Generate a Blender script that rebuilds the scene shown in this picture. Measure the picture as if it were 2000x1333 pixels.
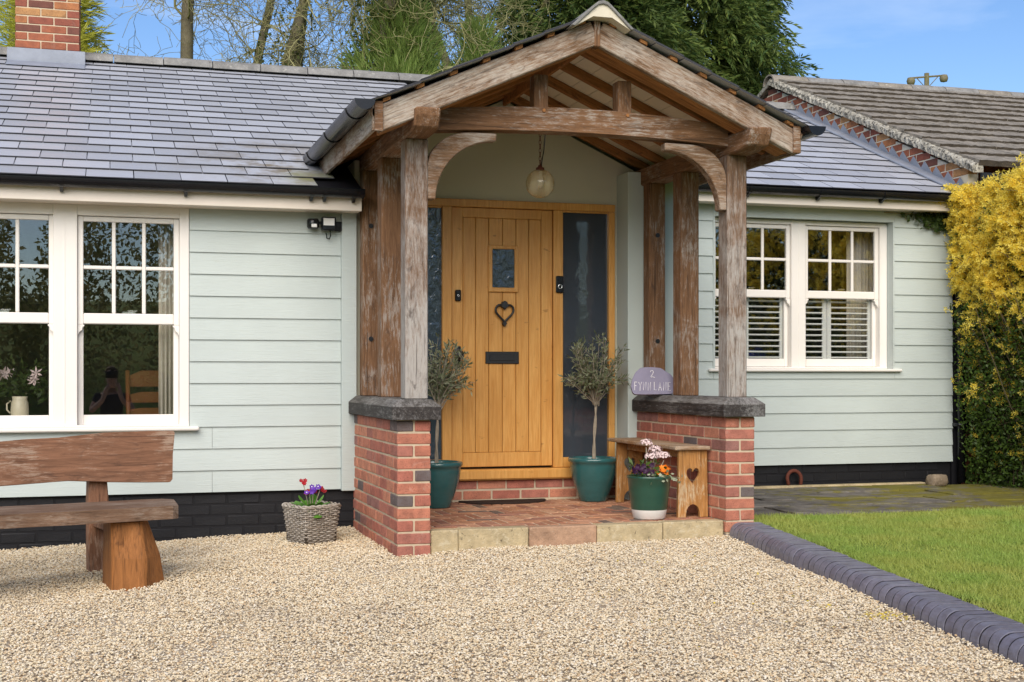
import bpy, bmesh, math, random
import numpy as np
from mathutils import Matrix, Vector, Euler
from mathutils.geometry import tessellate_polygon

random.seed(7)
rng = np.random.default_rng(11)
R = math.radians
SC = bpy.context.scene
COL = SC.collection
for _o in list(bpy.data.objects):
    bpy.data.objects.remove(_o)

# ------------------------------------------------------------------ camera
cam = bpy.data.cameras.new('camera')
cam.sensor_width = 36.0
cam.lens = 46.8
cam.shift_y = 0.0328
cam.clip_start = 0.05
cam.clip_end = 2000.0
camo = bpy.data.objects.new('camera', cam)
COL.objects.link(camo)
camo.location = (0.0, 0.0, 1.08)
camo.rotation_euler = (R(90), 0, R(-16.8))
SC.camera = camo

# ------------------------------------------------------------------ sky, sun, exposure
SUN_EL, SUN_AZ = 33.0, 200.0      # azimuth clockwise from +Y: behind the camera, to the left
world = bpy.data.worlds.new('World')
SC.world = world
world.use_nodes = True
wn = world.node_tree
wn.nodes.clear()
w_out = wn.nodes.new('ShaderNodeOutputWorld')
w_bg = wn.nodes.new('ShaderNodeBackground')
w_sky = wn.nodes.new('ShaderNodeTexSky')
w_sky.sky_type = 'NISHITA'
w_sky.sun_disc = False
w_sky.sun_elevation = R(SUN_EL)
w_sky.sun_rotation = R(SUN_AZ)
w_sky.air_density = 1.0
w_sky.dust_density = 0.15
w_sky.ozone_density = 3.0
w_tc = wn.nodes.new('ShaderNodeTexCoord')
w_map = wn.nodes.new('ShaderNodeMapping')
w_map.inputs['Scale'].default_value = (1.0, 1.0, 3.4)
w_map.inputs['Location'].default_value = (0.35, 0.1, 0.4)
w_no = wn.nodes.new('ShaderNodeTexNoise')
w_no.inputs['Scale'].default_value = 2.6
w_no.inputs['Detail'].default_value = 7.0
w_no.inputs['Roughness'].default_value = 0.55
w_no.inputs['Distortion'].default_value = 0.6
w_rp = wn.nodes.new('ShaderNodeValToRGB')
w_rp.color_ramp.elements[0].position = 0.55
w_rp.color_ramp.elements[0].color = (0, 0, 0, 1)
w_rp.color_ramp.elements[1].position = 0.80
w_rp.color_ramp.elements[1].color = (0.40, 0.40, 0.40, 1)
w_mx = wn.nodes.new('ShaderNodeMix')
w_mx.data_type = 'RGBA'
w_mx.inputs[7].default_value = (8.0, 8.3, 8.8, 1)
wn.links.new(w_tc.outputs['Generated'], w_map.inputs['Vector'])
wn.links.new(w_map.outputs['Vector'], w_no.inputs['Vector'])
wn.links.new(w_no.outputs['Fac'], w_rp.inputs['Fac'])
wn.links.new(w_rp.outputs['Color'], w_mx.inputs[0])
w_hs = wn.nodes.new('ShaderNodeHueSaturation')
w_hs.inputs['Saturation'].default_value = 1.14
w_hs.inputs['Hue'].default_value = 0.508
w_hs.inputs['Value'].default_value = 0.92
wn.links.new(w_sky.outputs['Color'], w_hs.inputs['Color'])
wn.links.new(w_hs.outputs['Color'], w_mx.inputs[6])
wn.links.new(w_mx.outputs[2], w_bg.inputs['Color'])
w_bg.inputs['Strength'].default_value = 0.075
wn.links.new(w_bg.outputs['Background'], w_out.inputs['Surface'])

sun = bpy.data.lights.new('sun', 'SUN')
sun.energy = 2.35
sun.angle = R(60)
sun.color = (1.0, 0.90, 0.76)
suno = bpy.data.objects.new('sun', sun)
COL.objects.link(suno)
_az, _el = R(SUN_AZ), R(SUN_EL)
_dir = Vector((math.sin(_az) * math.cos(_el), math.cos(_az) * math.cos(_el), math.sin(_el)))
suno.rotation_euler = (-_dir).to_track_quat('-Z', 'Y').to_euler()
suno.location = _dir * 30

SC.view_settings.view_transform = 'Standard'
SC.view_settings.look = 'None'
SC.view_settings.gamma = 1.0
SC.view_settings.use_curve_mapping = False
SC.view_settings.exposure = 1.12
SC.render.engine = 'CYCLES'
SC.cycles.use_denoising = True
SC.cycles.max_bounces = 7
SC.cycles.diffuse_bounces = 3
SC.cycles.glossy_bounces = 2
SC.cycles.transparent_max_bounces = 12
SC.cycles.caustics_reflective = False
SC.cycles.caustics_refractive = False

# ------------------------------------------------------------------ object helpers
WM = {}
I4 = Matrix.Identity(4)

def T(x, y, z):
    return Matrix.Translation((x, y, z))

def RZ(a):
    return Matrix.Rotation(a, 4, 'Z')

def put(o, parent=None, M=None):
    M = (M or I4).copy()
    COL.objects.link(o)
    o.matrix_basis = M
    WM[o.name] = M
    if parent is not None:
        o.parent = parent
        o.matrix_parent_inverse = WM[parent.name].inverted()
    return o

def tag(o, label=None, cat=None, group=None, kind=None):
    if label: o['label'] = label
    if cat: o['category'] = cat
    if group: o['group'] = group
    if kind: o['kind'] = kind
    return o

def thing(name, label, cat, loc=(0, 0, 0), rz=0.0, group=None, kind=None):
    o = bpy.data.objects.new(name, None)
    o.empty_display_size = 0.1
    put(o, None, T(*loc) @ RZ(rz))
    return tag(o, label, cat, group, kind)

def part(name, parent, loc=None):
    o = bpy.data.objects.new(name, None)
    o.empty_display_size = 0.05
    M = WM[parent.name] if loc is None else T(*loc)
    return put(o, parent, M)

def mesh_obj(name, me, mat, parent=None, M=None):
    if mat is not None and not me.materials:
        me.materials.append(mat)
    return put(bpy.data.objects.new(name, me), parent, M)

class MB:
    """collects faces and links them as ONE mesh object"""
    def __init__(s):
        s.v, s.f = [], []
    def add(s, vs, fs):
        b = len(s.v)
        s.v += [tuple(p) for p in vs]
        s.f += [tuple(i + b for i in q) for q in fs]
        return s
    def box(s, x0, x1, y0, y1, z0, z1, M=None):
        vs = [(x0, y0, z0), (x1, y0, z0), (x1, y1, z0), (x0, y1, z0), (x0, y0, z1), (x1, y0, z1), (x1, y1, z1), (x0, y1, z1)]
        if M is not None:
            vs = [M @ Vector(p) for p in vs]
        return s.add(vs, [(0, 3, 2, 1), (4, 5, 6, 7), (0, 1, 5, 4), (1, 2, 6, 5), (2, 3, 7, 6), (3, 0, 4, 7)])
    def prism(s, loops, d0, d1, axis='y', M=None):
        """2D outline (and holes) extruded along an axis; y: (x,z), x: (y,z), z: (x,y)"""
        if not isinstance(loops[0][0], (tuple, list)):
            loops = [loops]
        def to3(p, d):
            q = {'y': (p[0], d, p[1]), 'x': (d, p[0], p[1]), 'z': (p[0], p[1], d)}[axis]
            return M @ Vector(q) if M is not None else Vector(q)
        flat = [p for lp in loops for p in lp]
        n = len(flat)
        tris = tessellate_polygon([[Vector((p[0], p[1], 0)) for p in lp] for lp in loops])
        vs = [to3(p, d0) for p in flat] + [to3(p, d1) for p in flat]
        fs = []
        for t in tris:
            fs.append(tuple(t)); fs.append(tuple(i + n for i in reversed(t)))
        o = 0
        for lp in loops:
            m = len(lp)
            for i in range(m):
                a, b = o + i, o + (i + 1) % m
                fs.append((a, b, b + n, a + n))
            o += m
        return s.add(vs, fs)
    def tube(s, pts, rad, ns=8, cap=True, closed=False):
        pts = [Vector(p) for p in pts]
        n = len(pts)
        rs = rad if isinstance(rad, (list, tuple)) else [rad] * n
        rings, up = [], None
        vs, fs = [], []
        for i, p in enumerate(pts):
            if closed:
                d = pts[(i + 1) % n] - pts[i - 1]
            else:
                d = pts[min(i + 1, n - 1)] - pts[max(i - 1, 0)]
            d.normalize()
            if up is None:
                up = Vector((0, 0, 1)) if abs(d.z) < .9 else Vector((1, 0, 0))
            a = d.cross(up)
            if a.length < 1e-5:
                a = d.orthogonal()
            a.normalize()
            b = a.cross(d); b.normalize(); up = b
            for k in range(ns):
                t = 2 * math.pi * k / ns
                vs.append(p + (a * math.cos(t) + b * math.sin(t)) * rs[i])
        m = n if closed else n - 1
        for i in range(m):
            j = (i + 1) % n
            for k in range(ns):
                l = (k + 1) % ns
                fs.append((i * ns + k, i * ns + l, j * ns + l, j * ns + k))
        if cap and not closed:
            fs.append(tuple(range(ns))[::-1]); fs.append(tuple((n - 1) * ns + k for k in range(ns)))
        return s.add(vs, fs)
    def lathe(s, prof, c=(0, 0, 0), ns=32):
        vs, fs = [], []
        for (r, z) in prof:
            for k in range(ns):
                t = 2 * math.pi * k / ns
                vs.append((c[0] + r * math.cos(t), c[1] + r * math.sin(t), c[2] + z))
        for i in range(len(prof) - 1):
            for k in range(ns):
                l = (k + 1) % ns
                fs.append((i * ns + k, i * ns + l, (i + 1) * ns + l, (i + 1) * ns + k))
        return s.add(vs, fs)
    def mesh(s, name, bevel=0.0, smooth=False, seg=1, jit=0.0):
        me = bpy.data.meshes.new(name)
        me.from_pydata(s.v, [], s.f)
        bm = bmesh.new(); bm.from_mesh(me)
        if bevel or smooth:
            bmesh.ops.remove_doubles(bm, verts=bm.verts, dist=1e-5)
        bmesh.ops.recalc_face_normals(bm, faces=bm.faces)
        if bevel:
            es = [e for e in bm.edges if len(e.link_faces) == 2 and e.calc_face_angle(0) > .5]
            bmesh.ops.bevel(bm, geom=es, offset=bevel, segments=seg, affect='EDGES', profile=.5, clamp_overlap=True)
        if jit:
            for v in bm.verts:
                v.co += Vector((random.uniform(-jit, jit), random.uniform(-jit, jit), random.uniform(-jit, jit)))
        bm.to_mesh(me); bm.free()
        if smooth:
            me.polygons.foreach_set('use_smooth', [True] * len(me.polygons))
        return me
    def build(s, name, mat, parent=None, bevel=0.0, smooth=False, seg=1, M=None, jit=0.0):
        return mesh_obj(name, s.mesh(name, bevel, smooth, seg, jit), mat, parent, M)

def box(name, mat, parent, x0, x1, y0, y1, z0, z1, bevel=0.0, M=None):
    return MB().box(x0, x1, y0, y1, z0, z1).build(name, mat, parent, bevel, M=M)

def timber(name, p0, p1, w, h, mat, parent, bevel=.007, up=(0, 0, 1)):
    """a squared timber with its grain along local X"""
    p0, p1 = Vector(p0), Vector(p1)
    d = p1 - p0; L = d.length; d.normalize()
    up = Vector(up)
    y = up.cross(d)
    if y.length < 1e-4:
        y = Vector((0, 1, 0))
    y.normalize(); z = d.cross(y)
    M = Matrix(((d.x, y.x, z.x, p0.x), (d.y, y.y, z.y, p0.y), (d.z, y.z, z.z, p0.z), (0, 0, 0, 1)))
    return MB().box(0, L, -w / 2, w / 2, -h / 2, h / 2).build(name, mat, parent, bevel, M=M)

def np_mesh(name, V, F, mat, parent=None, M=None, smooth=False):
    V = np.asarray(V, dtype=np.float32); F = np.asarray(F, dtype=np.int32)
    me = bpy.data.meshes.new(name)
    k = F.shape[1]
    me.vertices.add(len(V)); me.vertices.foreach_set('co', V.ravel())
    me.loops.add(F.size); me.loops.foreach_set('vertex_index', F.ravel())
    me.polygons.add(len(F))
    me.polygons.foreach_set('loop_start', np.arange(0, F.size, k, dtype=np.int32))
    me.polygons.foreach_set('loop_total', np.full(len(F), k, dtype=np.int32))
    if smooth:
        me.polygons.foreach_set('use_smooth', np.ones(len(F), dtype=bool))
    me.update(calc_edges=True); me.validate()
    return mesh_obj(name, me, mat, parent, M)

def unit(a):
    return a / np.maximum(np.linalg.norm(a, axis=-1, keepdims=True), 1e-9)

def rdir(n):
    return unit(rng.normal(size=(n, 3)))

def leaf_arrays(P, D, L, Wd, S=None, bend=0.0):
    n = len(P)
    D = unit(D)
    if S is None:
        S = unit(np.cross(D, rdir(n)))
    N = np.cross(D, S)
    L = np.broadcast_to(np.asarray(L, float).reshape(-1, 1), (n, 1)); Wd = np.broadcast_to(np.asarray(Wd, float).reshape(-1, 1), (n, 1))
    a = P; m = P + D * L * .5 + N * L * bend
    V = np.stack([a, m + S * Wd * .5, P + D * L, m - S * Wd * .5], 1).reshape(-1, 3)
    F = np.arange(4 * n).reshape(n, 4)
    return V, F

def leaves(name, P, D, L, Wd, mat, parent=None, S=None, bend=0.0, M=None):
    V, F = leaf_arrays(P, D, L, Wd, S, bend)
    return np_mesh(name, V, F, mat, parent, M)

def seg_mesh(name, segs, ns, mat, parent=None, M=None):
    """tapered prisms from (p0, p1, r0, r1)"""
    P0 = np.array([s[0] for s in segs], float); P1 = np.array([s[1] for s in segs], float)
    R0 = np.array([s[2] for s in segs]); R1 = np.array([s[3] for s in segs])
    D = unit(P1 - P0)
    A = np.where(np.abs(D[:, 2:3]) < .9, np.array([[0, 0, 1.]]), np.array([[1., 0, 0]]))
    S = unit(np.cross(D, A)); N = np.cross(D, S)
    V = []
    for (P, Rr) in ((P0, R0), (P1, R1)):
        for k in range(ns):
            t = 2 * math.pi * k / ns
            V.append(P + (S * math.cos(t) + N * math.sin(t)) * Rr[:, None])
    V = np.stack(V, 1).reshape(-1, 3)
    b = np.arange(len(segs))[:, None] * 2 * ns
    F = np.concatenate([np.stack([b[:, 0] + k, b[:, 0] + (k + 1) % ns, b[:, 0] + ns + (k + 1) % ns, b[:, 0] + ns + k], 1) for k in range(ns)])
    return np_mesh(name, V, F, mat, parent, M, smooth=True)

# ------------------------------------------------------------------ materials
class Mt:
    def __init__(s, name, color=(.5, .5, .5), rough=.6, spec=.4, metal=0.0):
        s.m = bpy.data.materials.new(name); s.m.use_nodes = True
        s.nt = s.m.node_tree
        s.b = next(n for n in s.nt.nodes if n.type == 'BSDF_PRINCIPLED')
        s.out = next(n for n in s.nt.nodes if n.type == 'OUTPUT_MATERIAL')
        s.b.inputs['Base Color'].default_value = (*color, 1)
        s.b.inputs['Roughness'].default_value = rough
        s.b.inputs['Specular IOR Level'].default_value = spec
        s.b.inputs['Metallic'].default_value = metal
    def n(s, t, ins=(), out=0, **at):
        nd = s.nt.nodes.new('ShaderNode' + t)
        for k, v in at.items():
            setattr(nd, k, v)
        for k, v in dict(ins).items():
            if isinstance(v, bpy.types.NodeSocket):
                s.nt.links.new(v, nd.inputs[k])
            else:
                nd.inputs[k].default_value = v
        return nd.outputs[out]
    def set(s, k, v):
        if isinstance(v, bpy.types.NodeSocket):
            s.nt.links.new(v, s.b.inputs[k])
        else:
            s.b.inputs[k].default_value = v
        return s
    def coord(s, scale=(1, 1, 1), rnd=0.0, kind='Object', rot=(0, 0, 0)):
        c = s.n('TexCoord', out=['Generated', 'Normal', 'UV', 'Object'].index(kind) if kind in ('Generated', 'Object') else 3)
        if rnd:
            r = s.n('ObjectInfo', out=5)
            off = s.n('VectorMath', {0: r, 1: (rnd, rnd * 1.7, rnd * .6)}, operation='MULTIPLY')
            c = s.n('VectorMath', {0: c, 1: off}, operation='ADD')
        return s.n('Mapping', {'Vector': c, 'Scale': scale, 'Rotation': rot})
    def world(s, scale=(1, 1, 1)):
        c = s.n('NewGeometry', out=0)
        return s.n('Mapping', {'Vector': c, 'Scale': scale})
    def noise(s, vec, scale=5., detail=4., rough=.55, dist=0.):
        return s.n('TexNoise', {'Vector': vec, 'Scale': scale, 'Detail': detail, 'Roughness': rough, 'Distortion': dist})
    def ramp(s, fac, stops, interp='LINEAR'):
        nd = s.nt.nodes.new('ShaderNodeValToRGB')
        cr = nd.color_ramp; cr.interpolation = interp
        while len(cr.elements) < len(stops):
            cr.elements.new(.5)
        for e, (p, c) in zip(cr.elements, stops):
            e.position = p
            e.color = (*c, 1) if isinstance(c, tuple) else (c, c, c, 1)
        s.nt.links.new(fac, nd.inputs[0])
        return nd.outputs[0]
    def mix(s, fac, a, b, blend='MIX'):
        nd = s.nt.nodes.new('ShaderNodeMix'); nd.data_type = 'RGBA'; nd.blend_type = blend
        for k, v in ((0, fac), (6, a), (7, b)):
            if isinstance(v, bpy.types.NodeSocket):
                s.nt.links.new(v, nd.inputs[k])
            else:
                nd.inputs[k].default_value = (*v, 1) if isinstance(v, tuple) else v
        return nd.outputs[2]
    def math(s, op, a, b=0.0, clamp=False):
        return s.n('Math', {0: a, 1: b}, operation=op, use_clamp=clamp)
    def rnd(s):
        return s.n('ObjectInfo', out=5)
    def island(s):
        return s.n('NewGeometry', out=8)
    def bump(s, h, strength=.4, dist=.01):
        s.nt.links.new(s.n('Bump', {'Height': h, 'Strength': strength, 'Distance': dist}), s.b.inputs['Normal'])
        return s
    def color(s, c):
        return s.set('Base Color', c)

def m_simple(name, col, rough=.5, spec=.4, var=.12, sc=9., bump=0., metal=0.):
    s = Mt(name, col, rough, spec, metal)
    n = s.noise(s.coord(), sc, 5)
    s.color(s.mix(n, tuple(c * (1 - var) for c in col), tuple(min(1, c * (1 + var)) for c in col)))
    if bump:
        s.bump(s.noise(s.coord(), sc * 8, 4), bump, .004)
    return s.m

# painted weatherboard, sage blue, with embossed grain
def mk_siding(name, col):
    s = Mt(name, col, .52, .3)
    v = s.coord((1, 1, 1), 9.)
    big = s.noise(v, 1.6, 3)
    c = s.mix(s.ramp(big, [(.3, 0.), (.7, 1.)]), tuple(k * .94 for k in col), tuple(k * 1.04 for k in col))
    gr = s.noise(s.coord((2.2, 8, 34), 9.), 3.2, 5, .6, 1.1)
    c = s.mix(s.ramp(gr, [(.34, .16), (.47, 0.)]), c, tuple(k * .82 for k in col))
    dirt = s.noise(s.world((3, 3, 9)), 2.2, 6, .7)
    c = s.mix(s.ramp(dirt, [(.63, 0.), (.86, .35)]), c, (.36, .37, .30))
    s.color(c).bump(gr, .4, .006)
    return s.m

SIDING = (.500, .560, .545)
MAT = {}
MAT['siding'] = mk_siding('painted_weatherboard', SIDING)
MAT['render'] = m_simple('painted_wall', (.50, .56, .53), .6, .25, .05, 3., .1)
MAT['inner_wall'] = m_simple('cream_green_wall', (.58, .56, .45), .7, .2, .05, 2., .1)
MAT['upvc'] = m_simple('cream_frame', (.80, .765, .72), .34, .45, .035, 3.)
MAT['fascia'] = m_simple('cream_fascia', (.80, .72, .63), .45, .4, .06, 4.)
MAT['plastic'] = m_simple('black_plastic', (.008, .0085, .011), .24, .4, .2, 5.)
MAT['iron'] = m_simple('black_iron', (.010, .010, .011), .42, .5, .2, 9., .15)
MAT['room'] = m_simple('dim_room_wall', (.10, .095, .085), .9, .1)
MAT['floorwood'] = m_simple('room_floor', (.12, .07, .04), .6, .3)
MAT['curtain'] = m_simple('linen_curtain', (.62, .57, .50), .85, .1, .08, 20.)
MAT['shutter'] = m_simple('white_shutter', (.80, .80, .79), .4, .4, .03)
MAT['ceilboard'] = m_simple('cream_board', (.80, .72, .58), .6, .3, .06, 5.)
MAT['mortar'] = m_simple('lime_mortar', (.54, .445, .32), .95, .1, .16, 30., .5)

def mk_oak(name, brown, grey, dark, amount, rough=.8, foot=0., relief=.5):
    s = Mt(name, brown, rough, .2)
    v = s.coord((1., 1., 1.), 31.)
    g = s.coord((1.3, 13, 13), 31.)
    streak = s.noise(g, 3.0, 6, .65, .6)
    fine = s.noise(s.coord((3., 60, 60), 31.), 2.0, 4, .6, .2)
    patch = s.noise(v, 2.1, 5, .6, .8)
    base = s.mix(s.ramp(streak, [(.3, 0.), (.7, 1.)]), tuple(k * .62 for k in brown), tuple(k * 1.25 for k in brown))
    wf = s.math('ADD', s.math('MULTIPLY', patch, 1.0), s.math('MULTIPLY', streak, .55))
    lo, hi = amount
    if foot:      # rain splash silvers the lower part of a post more
        sx = s.nt.nodes.new('ShaderNodeSeparateXYZ'); s.nt.links.new(s.n('TexCoord', out=3), sx.inputs[0])
        wf = s.math('ADD', wf, s.math('MULTIPLY', s.math('SUBTRACT', .85, sx.outputs[0]), foot))
    flake = s.noise(s.coord((4.5, 34, 34), 31.), 3.0, 8, .8, .5)
    ff = s.math('ADD', wf, s.math('MULTIPLY', s.math('SUBTRACT', flake, .5), 1.25))
    c = s.mix(s.ramp(ff, [(lo, 0.), (hi, 1.)]), base, grey)
    dk = s.noise(s.coord((2.4, 7, 7), 17.), 2.6, 6, .7, 1.0)
    c = s.mix(s.ramp(dk, [(.56, 0.), (.70, .75)]), c, dark)
    c = s.mix(s.ramp(fine, [(.32, .45), (.46, 0.)]), c, tuple(k * .6 for k in dark))
    crack = s.noise(s.coord((.55, 30, 30), 31.), 2.2, 3, .55, .25)
    ck = s.ramp(crack, [(.335, 1.), (.365, 0.)])
    c = s.mix(s.math('MULTIPLY', ck, .6), c, tuple(k * .5 for k in dark))
    s.color(c).bump(s.mix(ck, s.mix(.4, fine, flake), (0., 0., 0.)), relief, .008)
    return s.m

MAT['oak'] = mk_oak('weathered_oak', (.215, .112, .057), (.36, .31, .265), (.072, .046, .034), (.82, 1.18))
MAT['oak_post'] = mk_oak('rain_silvered_oak', (.190, .112, .068), (.39, .36, .33), (.070, .054, .048), (.64, 1.04), .8, .22)
MAT['oak_grey'] = mk_oak('silvered_oak', (.215, .122, .066), (.43, .38, .325), (.080, .056, .043), (.62, .98))
MAT['oak_cap'] = mk_oak('blackened_oak', (.050, .043, .040), (.17, .165, .16), (.014, .014, .017), (.80, 1.15), .7, 0., .25)
MAT['oak_cap_top'] = mk_oak('rain_greyed_oak', (.10, .090, .080), (.27, .26, .25), (.04, .038, .038), (.66, 1.0), .75, 0., .25)
MAT['oak_in'] = mk_oak('sheltered_oak', (.40, .18, .066), (.42, .24, .12), (.08, .036, .018), (1.1, 1.5))
MAT['oak_bench'] = mk_oak('oiled_oak', (.235, .115, .066), (.36, .25, .18), (.09, .048, .032), (.84, 1.25), .65, 0., .3)
MAT['oak_seat'] = mk_oak('dull_oak', (.19, .112, .070), (.31, .245, .19), (.08, .046, .032), (.72, 1.08), .75, 0., .35)
MAT['oak_leg'] = mk_oak('orange_oak', (.33, .135, .042), (.36, .19, .08), (.12, .048, .018), (.98, 1.4), .6)

def mk_door(name, a, b):
    s = Mt(name, a, .32, .45)
    g = s.noise(s.coord((22, 22, 1.1), 13.), 2.6, 6, .62, .8)
    fine = s.noise(s.coord((120, 120, 5), 13.), 2., 3)
    p = s.noise(s.coord((3, 3, 1), 13.), 1.6, 4)
    c = s.mix(s.ramp(g, [(.3, 0.), (.72, 1.)]), a, b)
    c = s.mix(s.ramp(p, [(.45, 0.), (.75, .5)]), c, tuple(k * .8 for k in a))
    kn = s.noise(s.coord((7, 7, 16), 5.), 1.3, 2)
    c = s.mix(s.ramp(kn, [(.70, 0.), (.78, .6)]), c, (.20, .07, .015))
    c = s.mix(s.ramp(fine, [(.35, .25), (.5, 0.)]), c, tuple(k * .6 for k in a))
    s.color(c).bump(fine, .15, .002)
    return s.m
MAT['door'] = mk_door('golden_oak', (.57, .255, .055), (.74, .415, .13))
MAT['pine'] = mk_oak('worn_pine', (.42, .205, .065), (.52, .40, .25), (.20, .09, .03), (.86, 1.2), .6)
MAT['pine_top'] = mk_oak('grey_pine', (.30, .17, .08), (.46, .38, .29), (.13, .07, .035), (.62, .95), .7)

def mk_brick(name, stops, white=.5, rough=.85, gain=1.45):
    stops = [(p, tuple(min(1, k * g) for k, g in zip(c, (gain, gain * 1.16, gain * 1.16)))) for p, c in stops]
    s = Mt(name, stops[0][1], rough, .2)
    r = s.rnd()
    c = s.ramp(r, stops, 'CONSTANT')
    v = s.coord((1, 1, 1), 40.)
    n1 = s.noise(v, 14., 6, .65)
    c = s.mix(s.ramp(n1, [(.3, .45), (.62, 0.)]), c, (.07, .035, .03))
    n2 = s.noise(v, 9., 5, .7, .8)
    eff = s.ramp(n2, [(.60, 0.), (.74, white)])
    c = s.mix(eff, c, (.52, .40, .33))
    sp = s.noise(v, 160., 2)
    c = s.mix(s.ramp(sp, [(.34, .5), (.42, 0.)]), c, (.09, .04, .03))
    s.color(c).bump(s.noise(v, 70., 5, .7), .7, .004)
    return s.m
MAT['brick'] = mk_brick('red_brick', [(0, (.35, .115, .075)), (.18, (.31, .095, .068)), (.34, (.40, .145, .092)), (.5, (.29, .10, .075)), (.64, (.37, .125, .08)), (.76, (.23, .095, .08)), (.85, (.105, .075, .073)), (.93, (.33, .11, .08))])
MAT['floor_brick'] = mk_brick('paver_brick', [(0, (.34, .145, .082)), (.22, (.29, .115, .068)), (.4, (.37, .17, .105)), (.58, (.25, .105, .072)), (.74, (.40, .20, .125)), (.85, (.13, .085, .068)), (.93, (.32, .14, .09))], .25)
MAT['stack_brick'] = mk_brick('chimney_brick', [(0, (.34, .10, .055)), (.25, (.40, .14, .06)), (.45, (.27, .075, .05)), (.62, (.44, .20, .085)), (.8, (.30, .09, .05)), (.9, (.17, .06, .045))], .2, .85, 1.05)
MAT['black_brick'] = m_simple('black_painted_brick', (.0085, .0088, .0115), .55, .35, .3, 12., .4)
MAT['black_joint'] = m_simple('black_joint', (.0075, .0075, .010), .6, .3)

def mk_slate(name, col, rough=.38):
    s = Mt(name, col, rough, .55)
    r = s.rnd()
    v = s.coord((1, 1, 1), 23.)
    base = s.ramp(r, [(0, tuple(k * .86 for k in col)), (.5, col), (1, tuple(k * 1.16 for k in col))])
    lay = s.noise(s.coord((2, 9, 9), 23.), 4., 6, .65, .4)
    c = s.mix(s.ramp(lay, [(.3, .3), (.6, 0.)]), base, tuple(k * .7 for k in col))
    wv = s.world((1, 1, 1))
    # rusty and algae stains below the porch gutter, a shape of their own
    sep = s.nt.nodes.new('ShaderNodeSeparateXYZ'); s.nt.links.new(s.n('NewGeometry', out=0), sep.inputs[0])
    dx = s.math('MULTIPLY', s.math('SUBTRACT', sep.outputs[0], 1.15), 1.1)
    dy = s.math('MULTIPLY', s.math('SUBTRACT', sep.outputs[1], 9.55), .85)
    d = s.math('SQRT', s.math('ADD', s.math('MULTIPLY', dx, dx), s.math('MULTIPLY', dy, dy)))
    st = s.math('MULTIPLY', s.ramp(d, [(.1, .9), (.9, 0.)]), s.ramp(s.noise(wv, 5., 5, .7), [(.45, 0.), (.62, 1.)]))
    c = s.mix(st, c, (.20, .155, .085))
    dx2 = s.math('SUBTRACT', sep.outputs[0], 1.38); dy2 = s.math('SUBTRACT', sep.outputs[1], 9.2)
    d2 = s.math('SQRT', s.math('ADD', s.math('MULTIPLY', dx2, dx2), s.math('MULTIPLY', dy2, dy2)))
    al = s.math('MULTIPLY', s.ramp(d2, [(.10, 1.), (.30, 0.)]), s.ramp(s.noise(wv, 11., 4), [(.35, .3), (.6, 1.)]))
    c = s.mix(s.math('MULTIPLY', al, .7), c, (.24, .25, .05))
    sp = s.noise(v, 60., 3)
    c = s.mix(s.ramp(sp, [(.62, 0.), (.72, .25)]), c, (.33, .33, .33))
    s.color(c)
    s.set('Roughness', s.ramp(lay, [(.3, rough + .14), (.7, rough - .04)]))
    s.bump(lay, .25, .006)
    return s.m
MAT['slate'] = mk_slate('roof_slate', (.43, .445, .485), .32)
MAT['slate_edge_shade'] = m_simple('slate_edge_shade', (.045, .046, .055), .7, .25, .3, 20.)  # slate edges coloured dark to paint in the shadow lines between courses
MAT['lead'] = m_simple('lead_sheet', (.235, .26, .315), .5, .45, .35, 7., .3)

def mk_concrete(name, col, lichen, amt, moss=None, blk=.62):
    s = Mt(name, col, .92, .15)
    v = s.world((1, 1, 1))
    n = s.noise(v, 7., 7, .7)
    c = s.mix(s.ramp(n, [(.3, 0.), (.7, 1.)]), tuple(k * .6 for k in col), tuple(k * 1.25 for k in col))
    l = s.noise(v, 23., 6, .75, .5)
    c = s.mix(s.ramp(l, [(amt, 0.), (amt + .1, .9)]), c, lichen)
    d = s.noise(v, 31., 5, .7, .4)
    c = s.mix(s.ramp(d, [(blk, 0.), (blk + .08, .85)]), c, (.025, .023, .02))
    if moss:
        mm = s.noise(v, 2.6, 6, .7, .5)
        c = s.mix(s.ramp(mm, [(.50, 0.), (.64, .9)]), c, moss)
    s.color(c).bump(s.noise(v, 55., 5, .7), .8, .008)
    return s.m
MAT['conc_tile'] = mk_concrete('concrete_tile', (.25, .225, .19), (.46, .43, .36), .57)
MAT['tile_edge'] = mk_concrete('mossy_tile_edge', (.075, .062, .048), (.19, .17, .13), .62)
MAT['ridge_tile'] = mk_concrete('ridge_tile', (.25, .245, .235), (.42, .41, .37), .58)
MAT['verge'] = mk_concrete('verge_mortar', (.34, .32, .27), (.52, .50, .43), .50, None, .50)
MAT['bed'] = m_simple('pale_bedding', (.62, .57, .46), .9, .1, .12, 12., .4)
MAT['stone_y'] = mk_concrete('yellow_stone', (.50, .405, .245), (.58, .50, .34), .54)
MAT['stone_p'] = mk_concrete('pink_stone', (.46, .29, .19), (.52, .37, .26), .58)
MAT['rock'] = mk_concrete('rock', (.28, .22, .16), (.40, .34, .26), .58)

def mk_kerb():
    s = Mt('blue_engineering_brick', (.085, .08, .115), .42, .5)
    r = s.rnd()
    c = s.ramp(r, [(0, (.185, .18, .225)), (.4, (.21, .208, .265)), (.75, (.17, .165, .215)), (1, (.235, .225, .28))])
    n = s.noise(s.coord((1, 1, 1), 30.), 18., 6, .7)
    c = s.mix(s.ramp(n, [(.35, .5), (.6, 0.)]), c, (.06, .045, .05))
    s.color(c).bump(s.noise(s.coord(), 60., 4), .25, .003)
    return s.m
MAT['kerb'] = mk_kerb()

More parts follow.
